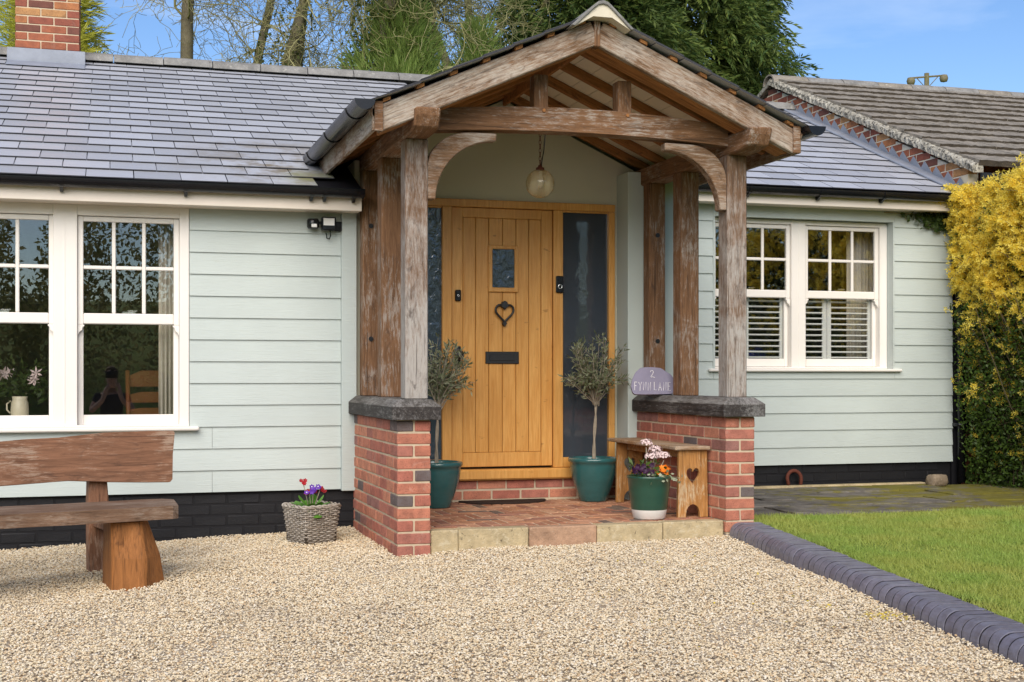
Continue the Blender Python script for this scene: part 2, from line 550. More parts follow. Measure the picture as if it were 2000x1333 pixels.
def mk_paving():
    s = Mt('mossy_slab', (.1, .09, .08), .9, .2)
    v = s.world((1, 1, 1))
    n = s.noise(v, 5., 7, .7)
    c = s.mix(s.ramp(n, [(.3, 0.), (.7, 1.)]), (.060, .054, .048), (.25, .23, .205))
    l = s.noise(v, 38., 5, .7)
    c = s.mix(s.ramp(l, [(.64, 0.), (.70, .8)]), c, (.42, .41, .37))
    sx = s.nt.nodes.new('ShaderNodeSeparateXYZ'); s.nt.links.new(s.n('NewGeometry', out=0), sx.inputs[0])
    grow = s.ramp(s.math('MULTIPLY', s.math('SUBTRACT', sx.outputs[0], 4.1), .4), [(0., .38), (1., .58)])
    mo = s.math('ADD', s.noise(v, 3.1, 6, .7, .6), s.math('SUBTRACT', grow, .5))
    c = s.mix(s.ramp(mo, [(.45, 0.), (.58, .92)]), c, s.mix(s.noise(v, 9., 3), (.095, .085, .014), (.24, .215, .025)))
    s.color(c).bump(s.noise(v, 42., 5, .7), .8, .01)
    return s.m
MAT['paving'] = mk_paving()
MAT['soil'] = m_simple('dark_soil', (.055, .042, .03), .95, .1, .5, 25., .8)

def mk_pebble():
    s = Mt('pebble', (.5, .4, .3), .62, .3)
    r = s.rnd()
    c = s.ramp(r, [(0, (.76, .65, .46)), (.18, (.82, .73, .56)), (.34, (.68, .54, .35)), (.46, (.85, .80, .69)), (.60, (.56, .44, .29)), (.68, (.77, .65, .45)), (.80, (.46, .40, .32)), (.85, (.58, .38, .20)), (.91, (.80, .72, .56)), (.975, (.26, .23, .20))], 'CONSTANT')
    n = s.noise(s.coord((1, 1, 1), 50.), 1.6, 4)
    c = s.mix(s.ramp(n, [(.35, .25), (.6, 0.)]), c, (.50, .39, .26))
    c = s.mix(.22, c, (.74, .60, .39))
    # greyer, washed area in front of the step
    v = s.world((1, 1, 1))
    w = s.noise(v, .9, 4, .6)
    c = s.mix(s.ramp(w, [(.54, 0.), (.70, .28)]), c, (.40, .34, .27))
    s.color(c)
    return s.m
MAT['pebble'] = mk_pebble()

def mk_gravel_bed():
    s = Mt('gravel_bed', (.4, .31, .22), .9, .1)
    vo = s.n('TexVoronoi', {'Vector': s.world(), 'Scale': 70.}, out=1)
    c = s.ramp(s.n('SeparateColor', {0: vo}), [(0, (.42, .33, .23)), (.3, (.55, .46, .33)), (.6, (.30, .22, .15)), (.8, (.6, .53, .42)), (1, (.2, .16, .12))])
    s.color(c).bump(s.n('TexVoronoi', {'Vector': s.world(), 'Scale': 70.}), .8, .01)
    return s.m
MAT['gravel_bed'] = mk_gravel_bed()

def mk_leaf(name, a, b, rough=.5, trans=.25, spot=None, nsc=2.0):
    s = Mt(name, a, rough, .3)
    i = s.island()
    c = s.mix(i, a, b)
    n = s.noise(s.world(), nsc, 3)
    c = s.mix(s.ramp(n, [(.35, 0.), (.65, .6)]), c, spot or tuple(k * .6 for k in a))
    s.color(c)
    if trans:
        t = s.n('BsdfTranslucent', {'Color': c})
        mx = s.n('MixShader', {0: trans, 1: s.b.outputs[0], 2: t})
        s.nt.links.new(mx, s.out.inputs[0])
    return s.m
MAT['grass'] = mk_leaf('grass_blade', (.25, .42, .06), (.50, .62, .16), .5, .45, (.62, .58, .16), 2.2)
MAT['lawn'] = mk_leaf('lawn_turf', (.12, .21, .03), (.17, .26, .04), .9, 0., (.26, .27, .05), 2.4)
MAT['olive_leaf'] = mk_leaf('olive_leaf', (.13, .16, .075), (.42, .44, .30), .45, .25, (.10, .12, .05))
MAT['twig'] = mk_leaf('lichen_twig', (.24, .225, .095), (.44, .42, .22), .9, 0., (.17, .165, .06), .8)
MAT['bark'] = mk_concrete('bark', (.17, .15, .10), (.24, .23, .14), .55, (.13, .12, .03))
MAT['stem'] = m_simple('grey_stem', (.30, .26, .20), .85, .15, .3, 30., .4)
MAT['hedge_stem'] = m_simple('hedge_stem', (.13, .10, .065), .85, .15, .3, 30.)
MAT['ivy'] = mk_leaf('ivy_leaf', (.030, .055, .014), (.075, .115, .026), .45, .15)
MAT['tree_ivy'] = mk_leaf('tree_ivy', (.06, .085, .02), (.16, .19, .05), .5, .25)
MAT['cypress'] = mk_leaf('cypress_spray', (.045, .098, .022), (.20, .25, .055), .6, .3, (.028, .060, .018), .9)
MAT['feather'] = mk_leaf('feathery_conifer', (.19, .29, .065), (.33, .42, .12), .6, .35, (.13, .21, .045), 1.6)
MAT['golden'] = mk_leaf('golden_conifer', (.42, .43, .05), (.60, .58, .11), .6, .35, (.30, .33, .04), 1.2)
MAT['petal_y'] = mk_leaf('forsythia_petal', (.96, .74, .07), (.97, .87, .25), .55, .55, (.95, .76, .10), 3.)
MAT['hedge_leaf'] = mk_leaf('hedge_leaf', (.045, .085, .014), (.12, .20, .030), .45, .25, (.03, .055, .012))
MAT['wood_leaf'] = mk_leaf('wood_leaf', (.20, .23, .08), (.46, .44, .21), .8, .5, (.28, .23, .13), .5)
MAT['green_leaf'] = mk_leaf('primula_leaf', (.09, .26, .03), (.17, .37, .06), .4, .25)
MAT['red_petal'] = m_simple('red_petal', (.32, .012, .02), .5, .3, .4, 40.)
MAT['violet_petal'] = m_simple('violet_petal', (.12, .035, .36), .5, .3, .3, 40.)
MAT['dark_petal'] = m_simple('plum_petal', (.035, .006, .035), .55, .3, .4, 40.)
MAT['orange_petal'] = m_simple('orange_petal', (.80, .20, .012), .5, .3, .2, 40.)
MAT['pink_petal'] = m_simple('pale_pink_petal', (.70, .55, .54), .6, .2, .2, 60.)
MAT['white_petal'] = m_simple('white_petal', (.8, .8, .78), .5, .3)
MAT['varieg'] = mk_leaf('variegated_leaf', (.55, .58, .42), (.13, .22, .07), .45, .2)

def mk_glaze(name, col, rough=.22):
    s = Mt(name, col, rough, .5)
    n = s.noise(s.coord((1, 1, 3)), 6., 4)
    s.color(s.mix(n, tuple(k * .75 for k in col), tuple(k * 1.4 for k in col)))
    s.set('Coat Weight', .35).set('Coat Roughness', .12)
    return s.m
MAT['teal'] = mk_glaze('teal_glaze', (.024, .098, .100))
MAT['green_pot'] = mk_glaze('green_enamel', (.016, .062, .040), .35)
MAT['white_pot'] = m_simple('white_band', (.72, .70, .67), .5)
MAT['wicker'] = mk_oak('grey_wicker', (.26, .215, .17), (.46, .42, .37), (.10, .08, .06), (.6, .95))
MAT['mat'] = m_simple('rubber_mat', (.035, .024, .02), .85, .2, .5, 40., .9)
MAT['rust'] = m_simple('rusty_iron', (.12, .035, .022), .8, .3, .4, 30., .5)
MAT['purple_slate'] = m_simple('purple_slate', (.225, .21, .29), .75, .25, .2, 9., .35)
MAT['chalk'] = m_simple('chalk_white', (.74, .72, .74), .8, .2)
MAT['jug'] = m_simple('cream_jug', (.68, .60, .45), .3, .5, .05)
MAT['chair_wood'] = m_simple('chair_pine', (.28, .10, .032), .5, .4, .2)
MAT['skin'] = m_simple('skin', (.56, .33, .25), .6, .3, .08)
MAT['navy'] = m_simple('navy_cotton', (.018, .019, .034), .85, .2)
MAT['hair'] = m_simple('brown_hair', (.13, .07, .035), .7, .3)
MAT['chrome'] = m_simple('chrome', (.7, .7, .7), .2, .5, .05, 5., 0., 1.)
MAT['blue_cloth'] = m_simple('blue_cloth', (.035, .05, .26), .8, .2)

def mk_glass(name, ior=1.8, tint=(.93, .95, .94), wave=.02, rough=0.0):
    s = Mt(name)
    n = s.noise(s.world((1, 1, 1)), 2.2, 2, .5, .4)
    nb = s.n('Bump', {'Height': n, 'Strength': wave, 'Distance': .03})
    bf = s.n('NewGeometry', out=6)      # same reflectance from either side of the sheet
    fr = s.n('Fresnel', {'IOR': s.math('ADD', s.math('MULTIPLY', bf, 1 / ior - ior), ior), 'Normal': nb})
    g = s.n('BsdfGlossy', {'Color': (1, 1, 1, 1), 'Roughness': rough, 'Normal': nb})
    t = s.n('BsdfTransparent', {'Color': (*tint, 1)})
    s.nt.links.new(s.n('MixShader', {0: fr, 1: t, 2: g}), s.out.inputs[0])
    return s.m
MAT['glass'] = mk_glass('window_glass', 1.85, (.94, .95, .945), .012)

def mk_obscure():
    s = Mt('obscured_glass', (.022, .030, .042), .05, 1.0)
    n = s.noise(s.world((1, 1, 1)), 1.5, 3, .5, .3)
    s.color(s.mix(n, (.050, .056, .062), (.040, .058, .082)))
    s.bump(s.noise(s.world(), 9., 2, .4, .5), .06, .02)
    return s.m
MAT['obscure'] = mk_obscure()

def mk_ripple():
    s = Mt('rippled_glass', (.040, .058, .080), .08, .8)
    s.bump(s.noise(s.world((1, 1, .6)), 21., 2, .5, .8), .30, .02)
    return s.m
MAT['ripple'] = mk_ripple()

def mk_globe():
    s = Mt('amber_globe')
    bf = s.n('NewGeometry', out=6)
    fr = s.n('Fresnel', {'IOR': s.math('ADD', s.math('MULTIPLY', bf, 1 / 1.5 - 1.5), 1.5)})
    g = s.n('BsdfGlossy', {'Color': (1, .97, .9, 1), 'Roughness': .06})
    t = s.n('BsdfTransparent', {'Color': (.86, .80, .66, 1)})
    d = s.n('BsdfDiffuse', {'Color': (.80, .68, .47, 1)})
    wv = s.n('TexWave', {'Vector': s.coord(), 'Scale': 3., 'Distortion': 3., 'Detail': 2.}, out=1)
    td = s.n('MixShader', {0: s.math('ADD', s.math('MULTIPLY', wv, .28), .16), 1: t, 2: d})
    s.nt.links.new(s.n('MixShader', {0: fr, 1: td, 2: g}), s.out.inputs[0])
    return s.m
MAT['globe'] = mk_globe()

# ================================================================== ground
def kerb_x(y):                       # centre line of the kerb
    return 3.905 + (y - 7.75) * .129

def gz(x, y):                        # the drive falls gently towards the photographer
    z = (.03 if x < 1.65 else .02) * (min(x, 6.) - 1.65)
    if x < -1.5: z = .03 * (-1.5 - 1.65)
    if y < 7.8: z += .022 * (max(y, 3.8) - 7.8)
    if y < 3.8: z += .09 * (max(y, -.6) - 3.8)
    return z

def sheet(name, x0, x1, y0, y1, nx, ny, zf, mat, label=None, inside=None):
    V, F, idx = [], [], {}
    for j in range(ny + 1):
        for i in range(nx + 1):
            x = x0 + (x1 - x0) * i / nx; y = y0 + (y1 - y0) * j / ny
            V.append((x, y, zf(x, y)))
    for j in range(ny):
        for i in range(nx):
            cx = x0 + (x1 - x0) * (i + .5) / nx; cy = y0 + (y1 - y0) * (j + .5) / ny
            if inside is None or inside(cx, cy):
                a = j * (nx + 1) + i
                F.append((a, a + 1, a + nx + 2, a + nx + 1))
    o = np_mesh(name, V, F, mat, None, None, True)
    return tag(o, label, None, None, 'structure')

ter = sheet('terrain', -300, 300, -300, 300, 60, 60, lambda x, y: -.75, MAT['lawn'], 'wide grassy ground around the cottage out to the horizon')
drv = sheet('driveway', -6, 6, -4, 9.6, 48, 56, lambda x, y: gz(x, y) - .012, MAT['gravel_bed'], 'pale gravel drive in front of the cottage',
            lambda x, y: x < kerb_x(y) + .1)

def lz(x, y):
    return gz(kerb_x(min(y, 7.8)), y) + .075

lawn = sheet('lawn', 3.2, 12, 0, 8.2, 44, 41, lambda x, y: lz(x, y) - .012, MAT['lawn'], 'green lawn to the right of the drive',
             lambda x, y: x > kerb_x(y) + .14)
soil = tag(box('soil_bed', MAT['soil'], None, 4.05, 12., 8.1, 11., -.6, .085), 'dark soil under the paving and hedge', None, None, 'structure')

# ---- scattered gravel and grass: uncountable, one object each
def scatter(name, P, mat, label, cat, shapes, smin, smax, rmin, rmax):
    me = bpy.data.meshes.new(name)
    me.vertices.add(len(P)); me.vertices.foreach_set('co', np.asarray(P, np.float32).ravel())
    me.materials.append(mat)
    o = put(bpy.data.objects.new(name, me))
    tag(o, label, cat, None, 'stuff')
    ng = bpy.data.node_groups.new(name + '_scatter', 'GeometryNodeTree')
    ng.interface.new_socket('Geometry', in_out='INPUT', socket_type='NodeSocketGeometry')
    ng.interface.new_socket('Geometry', in_out='OUTPUT', socket_type='NodeSocketGeometry')
    N, L = ng.nodes, ng.links
    gi, go = N.new('NodeGroupInput'), N.new('NodeGroupOutput')
    g2i = N.new('GeometryNodeGeometryToInstance')
    for sh in shapes:
        if sh[0] == 'ico':
            p = N.new('GeometryNodeMeshIcoSphere'); p.inputs['Radius'].default_value = 1.0; p.inputs['Subdivisions'].default_value = 1
        else:
            p = N.new('GeometryNodeMeshCone'); p.inputs['Vertices'].default_value = 3
            p.inputs['Radius Top'].default_value = 0.06; p.inputs['Radius Bottom'].default_value = 1.0; p.inputs['Depth'].default_value = 1.0
        tr = N.new('GeometryNodeTransform'); tr.inputs['Scale'].default_value = sh[1]
        tr.inputs['Rotation'].default_value = sh[2]
        L.new(p.outputs['Mesh'], tr.inputs['Geometry']); L.new(tr.outputs[0], g2i.inputs[0])
    iop = N.new('GeometryNodeInstanceOnPoints'); iop.inputs['Pick Instance'].default_value = True
    def rv(t, a, b, seed):
        r = N.new('FunctionNodeRandomValue'); r.data_type = t
        k = {'FLOAT_VECTOR': (0, 1, 0), 'INT': (4, 5, 2)}[t]
        r.inputs[k[0]].default_value = a; r.inputs[k[1]].default_value = b
        r.inputs['Seed'].default_value = seed
        return r.outputs[k[2]]
    sm = N.new('GeometryNodeSetMaterial'); sm.inputs['Material'].default_value = mat
    L.new(gi.outputs[0], iop.inputs['Points']); L.new(g2i.outputs[0], iop.inputs['Instance'])
    L.new(rv('INT', 0, len(shapes) - 1, 3), iop.inputs['Instance Index'])
    L.new(rv('FLOAT_VECTOR', rmin, rmax, 5), iop.inputs['Rotation'])
    L.new(rv('FLOAT_VECTOR', smin, smax, 8), iop.inputs['Scale'])
    L.new(iop.outputs[0], sm.inputs[0]); L.new(sm.outputs[0], go.inputs[0])
    md = o.modifiers.new('scatter', 'NODES'); md.node_group = ng
    return o

def gravel_points(n, y0, y1):
    x = rng.uniform(-2.2, 4.1, n); y = rng.uniform(y0, y1, n)
    kx = 3.905 + (y - 7.75) * .129
    ok = (x < kx - .09) & ~((x > 1.63) & (x < 1.87) & (y > 7.81)) & ~((x > 1.85) & (y > 7.84))
    x, y = x[ok], y[ok]
    z = np.array([gz(a, b) for a, b in zip(x, y)])
    z = z + .006 * np.sin(x * 3.1 + y * 1.7) + .005 * np.sin(x * 7.3 - y * 5.1) + rng.uniform(-.008, .006, len(x))
    return np.stack([x, y, z], 1)
GP = np.concatenate([gravel_points(260000, 4.2, 9.31), gravel_points(11000, 3.0, 4.2)])
PI2 = 6.2832
scatter('gravel', GP, MAT['pebble'], 'loose cream, tan and grey pebbles covering the drive', 'gravel',
        [('ico', (1, .75, .55), (0, 0, 0)), ('ico', (1, .55, .42), (.3, .2, 0)), ('ico', (.85, .8, .7), (0, .4, .2)), ('ico', (1.15, .62, .5), (.5, 0, .7))],
        (.0044, .0044, .0040), (.0092, .0092, .0074), (-.45, -.45, 0), (.45, .45, PI2))

def grass_points(n):
    x = rng.uniform(3.4, 8.6, n); y = rng.uniform(3.9, 8.22, n)
    edge = 8.12 + .05 * np.sin(x * 3.3) + .03 * np.sin(x * 9.1)
    kx = 3.905 + (y - 7.75) * .129 + .105 + .02 * np.sin(y * 6) + .015 * np.sin(y * 15)
    thin = np.sin(x * 2.3 + 1.) * np.sin(y * 2.9 + x) > .82
    ok = (x > kx) & (y < edge) & (~thin | (rng.random(n) < .4))
    x, y = x[ok], y[ok]
    z = np.array([lz(a, b) for a, b in zip(x, y)]) - .006
    return np.stack([x, y, z], 1)
scatter('grass', grass_points(190000), MAT['grass'], 'short bright green grass of the lawn', 'grass',
        [('cone', (.0022, .0012, .034), (0, .0, 0)), ('cone', (.0026, .0014, .026), (.35, 0, 0)), ('cone', (.002, .0012, .042), (.6, .2, 0)), ('cone', (.0024, .0012, .03), (.9, 0, .4))],
        (.8, .8, .35), (1.4, 1.4, 1.05), (-.5, -.5, 0), (.35, .35, PI2))

# ---- kerb of bull-nosed blue bricks
kerb = tag(thing('kerb', 'kerb of dark purple blue bull-nosed bricks between gravel and lawn', None, (3.9, 7.7, .05)), kind='structure')
prof = [(.10, -.12), (.10, .0), (-.030, .0)] + [(-.030 - .070 * math.sin(t), -.070 + .070 * math.cos(t)) for t in [R(a) for a in (15, 30, 45, 60, 75, 90)]] + [(-.10, -.12)]
kmesh = []
for q in range(4):
    k = MB().prism(prof, -.0326, .0326, 'y').mesh('brick', .0010, False, 1, .0007)
    k.materials.append(MAT['kerb']); kmesh.append(k)
ang = -math.atan(.129)
for i in range(62):
    y = 7.735 - i * .0725
    x = kerb_x(y); z = gz(x, y) + .085 + random.uniform(-.002, .002)
    put(bpy.data.objects.new('brick', kmesh[i % 4]), kerb, T(x + random.uniform(-.002, .002), y, z) @ RZ(ang + random.uniform(-.004, .004)))
_bp = [(.098, -.12), (.098, -.0015), (-.030, -.0015)] + [(-.030 - .0685 * math.sin(t), -.070 + .0685 * math.cos(t)) for t in [R(a) for a in (15, 30, 45, 60, 75, 90)]] + [(-.0985, -.12)]
kj = MB()
for i in range(61):
    y = 7.735 - (i + .5) * .0725
    kj.prism(_bp, -.0045, .0045, 'y', T(kerb_x(y), y, gz(kerb_x(y), y) + .085) @ RZ(ang))
kj.build('mortar', MAT['black_joint'], kerb)['kind'] = 'stuff'

# ---- mossy slabs
path = tag(thing('paving', 'dark mossy stone paving between the lawn and the cottage wall', None, (5.5, 9.2, .1)), kind='structure')
rows = [8.13, 8.36, 8.80, 9.22, 9.66, 10.12]
for j in range(len(rows) - 1):
    x = 4.06 + (.0 if j % 2 else -.0)
    while x < 7.9:
        w = random.uniform(.36, .78)
        x1 = min(x + w, 7.95)
        if x1 - x > .12:
            y0, y1 = rows[j] + random.uniform(-.02, .02), rows[j + 1] + random.uniform(-.02, .012) - .014
            zt = .112 + .012 * (j - 2) * .3 + random.uniform(-.007, .007)
            pts = []
            for (ax, ay, bx, by) in ((x, y0, x1, y0), (x1, y0, x1, y1), (x1, y1, x, y1), (x, y1, x, y0)):
                for t in (0, .33, .66):
                    pts.append((ax + (bx - ax) * t + random.uniform(-.010, .010), ay + (by - ay) * t + random.uniform(-.010, .010)))
            MB().prism(pts, .03, zt, 'z').build('slab', MAT['paving'], path, .006)
        x = x1 + .013
MB().box(4.16, 6.85, 10.125, 10.215, .05, .135).build('edging_strip', MAT['stone_y'], path, .006)

# ================================================================== the cottage
house = thing('cottage', 'long low cottage clad in pale sage weatherboard under a grey slate roof', 'house', (2.8, 9.6, 0))
BRICKS = {}
def brick_mesh(lx, ly, lz, mat, key=''):
    k = (round(lx, 4), round(ly, 4), round(lz, 4), mat.name)
    if k not in BRICKS:
        BRICKS[k] = []
        for q in range(3):
            m = MB().box(-lx / 2, lx / 2, -ly / 2, ly / 2, -lz / 2, lz / 2).mesh('brick', .0045, False, 1, .0013)
            m.materials.append(mat); BRICKS[k].append(m)
    return random.choice(BRICKS[k])

def brick(parent, c, size, mat, name='brick'):
    j = .0012
    return put(bpy.data.objects.new(name, brick_mesh(*size, mat)), parent,
               T(c[0] + random.uniform(-j, j), c[1] + random.uniform(-j, j), c[2] + random.uniform(-j, j) * .6))

PITCH = .1493
def board(parent, x0, x1, z0, z1, yw, name='board', last=False):
    """one lapped weatherboard; yw is the face of the wall behind it"""
    top = z1 + (.012 if not last else 0.)
    h = top - z0
    prof = [(-.020, z0), (-.020 + .013 * h / .165, top), (-.0005, top), (-.0005, z0 + .004), (-.008, z0)]
    return MB().prism([(yw + a, b) for a, b in prof], x0, x1, 'x').build(name, MAT['siding'], parent)

# ---- left wall
wl = part('weatherboard_wall', house, (0, 9.33, .2))
YL = 9.335
def wall_slab(x0, x1, z0, z1, y0, y1, parent, mat='render'):
    box('wall_panel', MAT[mat], parent, x0, x1, y0, y1, z0, z1)
wall_slab(-2.6, 1.60, .29, .70, YL, 9.50, wl); wall_slab(.50, 1.60, .70, 2.34, YL, 9.50, wl); wall_slab(-2.6, -1.09, .70, 2.34, YL, 9.50, wl)
for k in range(13):
    z0 = .275 + PITCH * k; z1 = min(z0 + PITCH, 2.225)
    if k < 3:
        if k in (0, 2):
            board(wl, -2.6, .668, z0, z1, YL); board(wl, .6705, 1.555, z0, z1, YL)
        else:
            board(wl, -2.6, 1.555, z0, z1, YL)
    else:
        board(wl, .519, 1.555, z0, z1, YL, last=k == 12); board(wl, -2.6, -1.09, z0, z1, YL, last=k == 12)
box('corner_board', MAT['siding'], wl, 1.557, 1.664, 9.293, 9.50, .262, 2.222, .004)
# black painted brick plinth
pl = part('plinth', house, (0, 9.35, 0))
MB().box(-2.6, 1.69, 9.356, 9.5, -.4, .30).build('mortar', MAT['black_joint'], pl)
for r in range(7):
    z = .262 - .0375 - r * .075
    x = -2.6 + (.1125 if r % 2 else 0)
    while x < 1.6:
        brick(pl, (x + .1075, 9.40, z), (.215, .094, .065), MAT['black_brick']); x += .225
# ---- fascia, soffit, gutter (left)
fa = part('eaves', house, (0, 9.1, 2.2))
box('fascia_board', MAT['fascia'], fa, -2.6, 1.665, 9.100, 9.122, 2.208, 2.345, .003)
box('soffit', MAT['fascia'], fa, -2.6, 1.665, 9.122, 9.345, 2.214, 2.226)
def gutter(parent, x0, x1, y, z, r=.056, name='gutter', brs=()):
    outer = [(y + r * math.cos(t), z + r * math.sin(t)) for t in [math.pi + math.pi * i / 14 for i in range(15)]]
    inner = [(y + (r - .004) * math.cos(t), z + (r - .004) * math.sin(t)) for t in [2 * math.pi - math.pi * i / 14 for i in range(15)]]
    g = MB().prism(outer + inner, x0, x1, 'x').build(name, MAT['plastic'], parent)
    for bx in brs:
        o2 = [(y + (r + .006) * math.cos(t), z + (r + .006) * math.sin(t)) for t in [math.pi + math.pi * i / 14 for i in range(15)]]
        i2 = [(y + (r + .0005) * math.cos(t), z + (r + .0005) * math.sin(t)) for t in [2 * math.pi - math.pi * i / 14 for i in range(15)]]
        b = MB().prism(o2 + i2, bx - .014, bx + .014, 'x')
        b.prism([(y - .01, z - r - .006), (y + .052, z - .02), (y + .056, z - .075), (y + .03, z - r - .03)], bx - .010, bx + .010, 'x')
        b.build('bracket', MAT['plastic'], parent)
    return g
gutter(fa, -2.6, 1.655, 9.042, 2.345, brs=(-1.25, -.30, .48, 1.31, 1.40, 1.60))
MB().prism([(9.042 + .059 * math.cos(t), 2.345 + .059 * math.sin(t)) for t in [math.pi + math.pi * i / 14 for i in range(15)]], 1.655, 1.667, 'x').build('gutter_cap', MAT['plastic'], fa)

# ---- sash windows
def sash(parent, x0, x1, zb, zm0, zm1, zt, yo, st=.036, bars=3, horn=True, low_in=.0):
    """one sliding sash pair: glass x0..x1, lower glass zb..zm0, meeting rail zm0..zm1, upper glass zm1..zt; yo is the upper sash face"""
    U = MAT['upvc']; y1 = yo + .034
    up = part('upper_sash', parent, (x0, yo, zm0))
    box('stile', U, up, x0 - st, x0, yo, y1, zm0 - .005, zt + st, .004); box('stile', U, up, x1, x1 + st, yo, y1, zm0 - .005, zt + st, .004)
    box('top_rail', U, up, x0, x1, yo + .001, y1, zt, zt + st - .001, .004)
    box('meeting_rail', U, up, x0, x1, yo + .001, y1, zm0, zm1, .006)
    bw = .0125
    xs = [x0 + (x1 - x0) * i / bars for i in range(1, bars)]
    zmid = (zm1 + zt) / 2
    for x in xs:
        box('glazing_bar', U, up, x - bw, x + bw, yo + .004, yo + .026, zm1, zt, .005)
    edges = [x0] + xs + [x1]
    for i in range(bars):
        a = edges[i] + (bw if i else 0); b = edges[i + 1] - (bw if i < bars - 1 else 0)
        box('glazing_bar', U, up, a, b, yo + .0055, yo + .025, zmid - bw, zmid + bw, .005)
        for (c, d) in ((zm1, zmid - bw), (zmid + bw, zt)):
            box('pane', MAT['glass'], up, a, b, yo + .015, yo + .0155, c, d)
    if horn:
        for (x, sg) in ((x0 - st, 1), (x1 + st, -1)):
            h = [(x, zm0 - .005), (x + sg * (st + .006), zm0 - .005), (x + sg * (st + .006), zm0 - .014), (x + sg * (st - .004), zm0 - .022), (x + sg * (st - .008), zm0 - .040), (x + sg * .010, zm0 - .056), (x + sg * .004, zm0 - .070), (x, zm0 - .074)]
            MB().prism(h, yo + .001, y1, 'y').build('horn', U, up, .002)
    lo = part('lower_sash', parent, (x0, yo, zb))
    yl = yo + .038; ym = yl + .034
    a, b = x0 - low_in, x1 + low_in
    box('stile', U, lo, a - st, a, yl, ym, zb - .07, zm1 - .004, .004); box('stile', U, lo, b, b + st, yl, ym, zb - .07, zm1 - .004, .004)
    box('bottom_rail', U, lo, a, b, yl + .001, ym, zb - .07, zb, .004)
    box('pane', MAT['glass'], lo, a, b, yl + .015, yl + .0155, zb, zm1)
    # catch on the meeting rail
    xc = (x0 + x1) / 2
    c = MB().box(xc - .045, xc + .045, yl + .004, yl + .03, zm1 - .004, zm1 + .016)
    c.box(xc - .01, xc + .055, yl, yl + .034, zm1 + .016, zm1 + .026)
    c.build('catch', MAT['chrome'], lo, .003)

win = part('window', house, (-.3, 9.33, .7))
U = MAT['upvc']
YF = 9.318
box('frame', U, win, .452, .516, YF, 9.45, .735, 2.215, .004)
box('frame', U, win, -.362, -.2085, YF, 9.45, .735, 2.215, .004)
MB().box(-.2945, -.2865, YF - .003, YF + .01, .735, 2.2).build('cover_strip', U, win)
box('frame', U, win, -1.088, -1.012, YF, 9.45, .735, 2.215, .004)
box('head', U, win, -1.012, -.362, YF + .002, 9.45, 2.142, 2.215, .003); box('head', U, win, -.2085, .452, YF + .002, 9.45, 2.142, 2.215, .003)
box('sill', U, win, -1.12, .580, 9.262, 9.46, .700, .728, .008)
box('sill_upstand', U, win, -1.088, .516, 9.315, 9.46, .728, .742, .004)
sash(win, -.171, .415, .809, 1.419, 1.491, 2.105, 9.345)
sash(win, -.976, -.390, .809, 1.419, 1.491, 2.105, 9.345)

# ---- dim room behind it
def room(x0, x1, y0, y1, z0, z1):
    r = part('room', house, (x0, y0, z0))
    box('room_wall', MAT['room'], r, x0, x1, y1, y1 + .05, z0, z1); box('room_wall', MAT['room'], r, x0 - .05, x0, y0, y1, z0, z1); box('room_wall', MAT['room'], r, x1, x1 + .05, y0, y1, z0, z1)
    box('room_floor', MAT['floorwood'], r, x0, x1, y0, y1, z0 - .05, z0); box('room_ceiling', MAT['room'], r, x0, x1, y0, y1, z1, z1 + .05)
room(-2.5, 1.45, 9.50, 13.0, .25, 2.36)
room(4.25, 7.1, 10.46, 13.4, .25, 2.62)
box('inner_sill', MAT['upvc'], house, -1.1, .52, 9.46, 9.86, .70, .775)

# ---- right wall, set back
wr = part('weatherboard_wall', house, (5.6, 10.25, .3))
YR = 10.262
wall_slab(4.15, 7.22, .32, 1.12, YR, 10.46, wr); wall_slab(4.15, 4.878, 1.12, 2.60, YR, 10.46, wr); wall_slab(6.598, 7.22, 1.12, 2.60, YR, 10.46, wr); wall_slab(4.878, 6.598, 2.424, 2.60, YR, 10.46, wr)
PR = .148
for k in range(15):
    z0 = .305 + PR * k; z1 = min(z0 + PR, 2.522)
    if k < 5: board(wr, 4.15, 7.205, z0, z1, YR)
    elif k == 5:
        board(wr, 4.15, 4.862, z0, z1, YR); board(wr, 6.612, 7.205, z0, z1, YR); board(wr, 4.864, 6.610, z0, 1.102, YR, last=True)
    elif k < 14:
        board(wr, 4.15, 4.862, z0, z1, YR); board(wr, 6.612, 7.205, z0, z1, YR)
    else:
        board(wr, 4.15, 4.862, z0, z1, YR, last=True); board(wr, 6.612, 7.205, z0, z1, YR, last=True)
box('window_trim', MAT['siding'], wr, 4.864, 6.610, 10.246, 10.262, 2.420, 2.522)
box('window_trim', MAT['siding'], wr, 6.596, 6.611, 10.243, 10.40, 1.118, 2.420); box('window_trim', MAT['siding'], wr, 4.863, 4.880, 10.243, 10.40, 1.118, 2.420)
pr = part('plinth', house, (5.6, 10.3, 0))
MB().box(4.15, 7.2, 10.281, 10.46, -.3, .34).build('mortar', MAT['black_joint'], pr)
for r in range(4):
    z = .30 - .0375 - r * .075; x = 4.15 + (.1125 if r % 2 else 0)
    while x < 7.0:
        brick(pr, (x + .1075, 10.325, z), (.215, .094, .065), MAT['black_brick']); x += .225
fr = part('eaves', house, (5.6, 10.05, 2.5))
box('fascia_board', MAT['fascia'], fr, 4.05, 7.18, 10.045, 10.068, 2.510, 2.655, .003)
box('soffit', MAT['fascia'], fr, 4.05, 7.18, 10.068, 10.27, 2.516, 2.528)
gutter(fr, 4.05, 7.14, 9.982, 2.635, brs=(5.06, 5.72, 6.33))
wn2 = part('window', house, (5.7, 10.35, 1.1))
YG = 10.335
box('frame', U, wn2, 4.882, 4.905, YG, 10.45, 1.14, 2.418, .003); box('frame', U, wn2, 6.521, 6.594, YG, 10.45, 1.14, 2.418, .004)
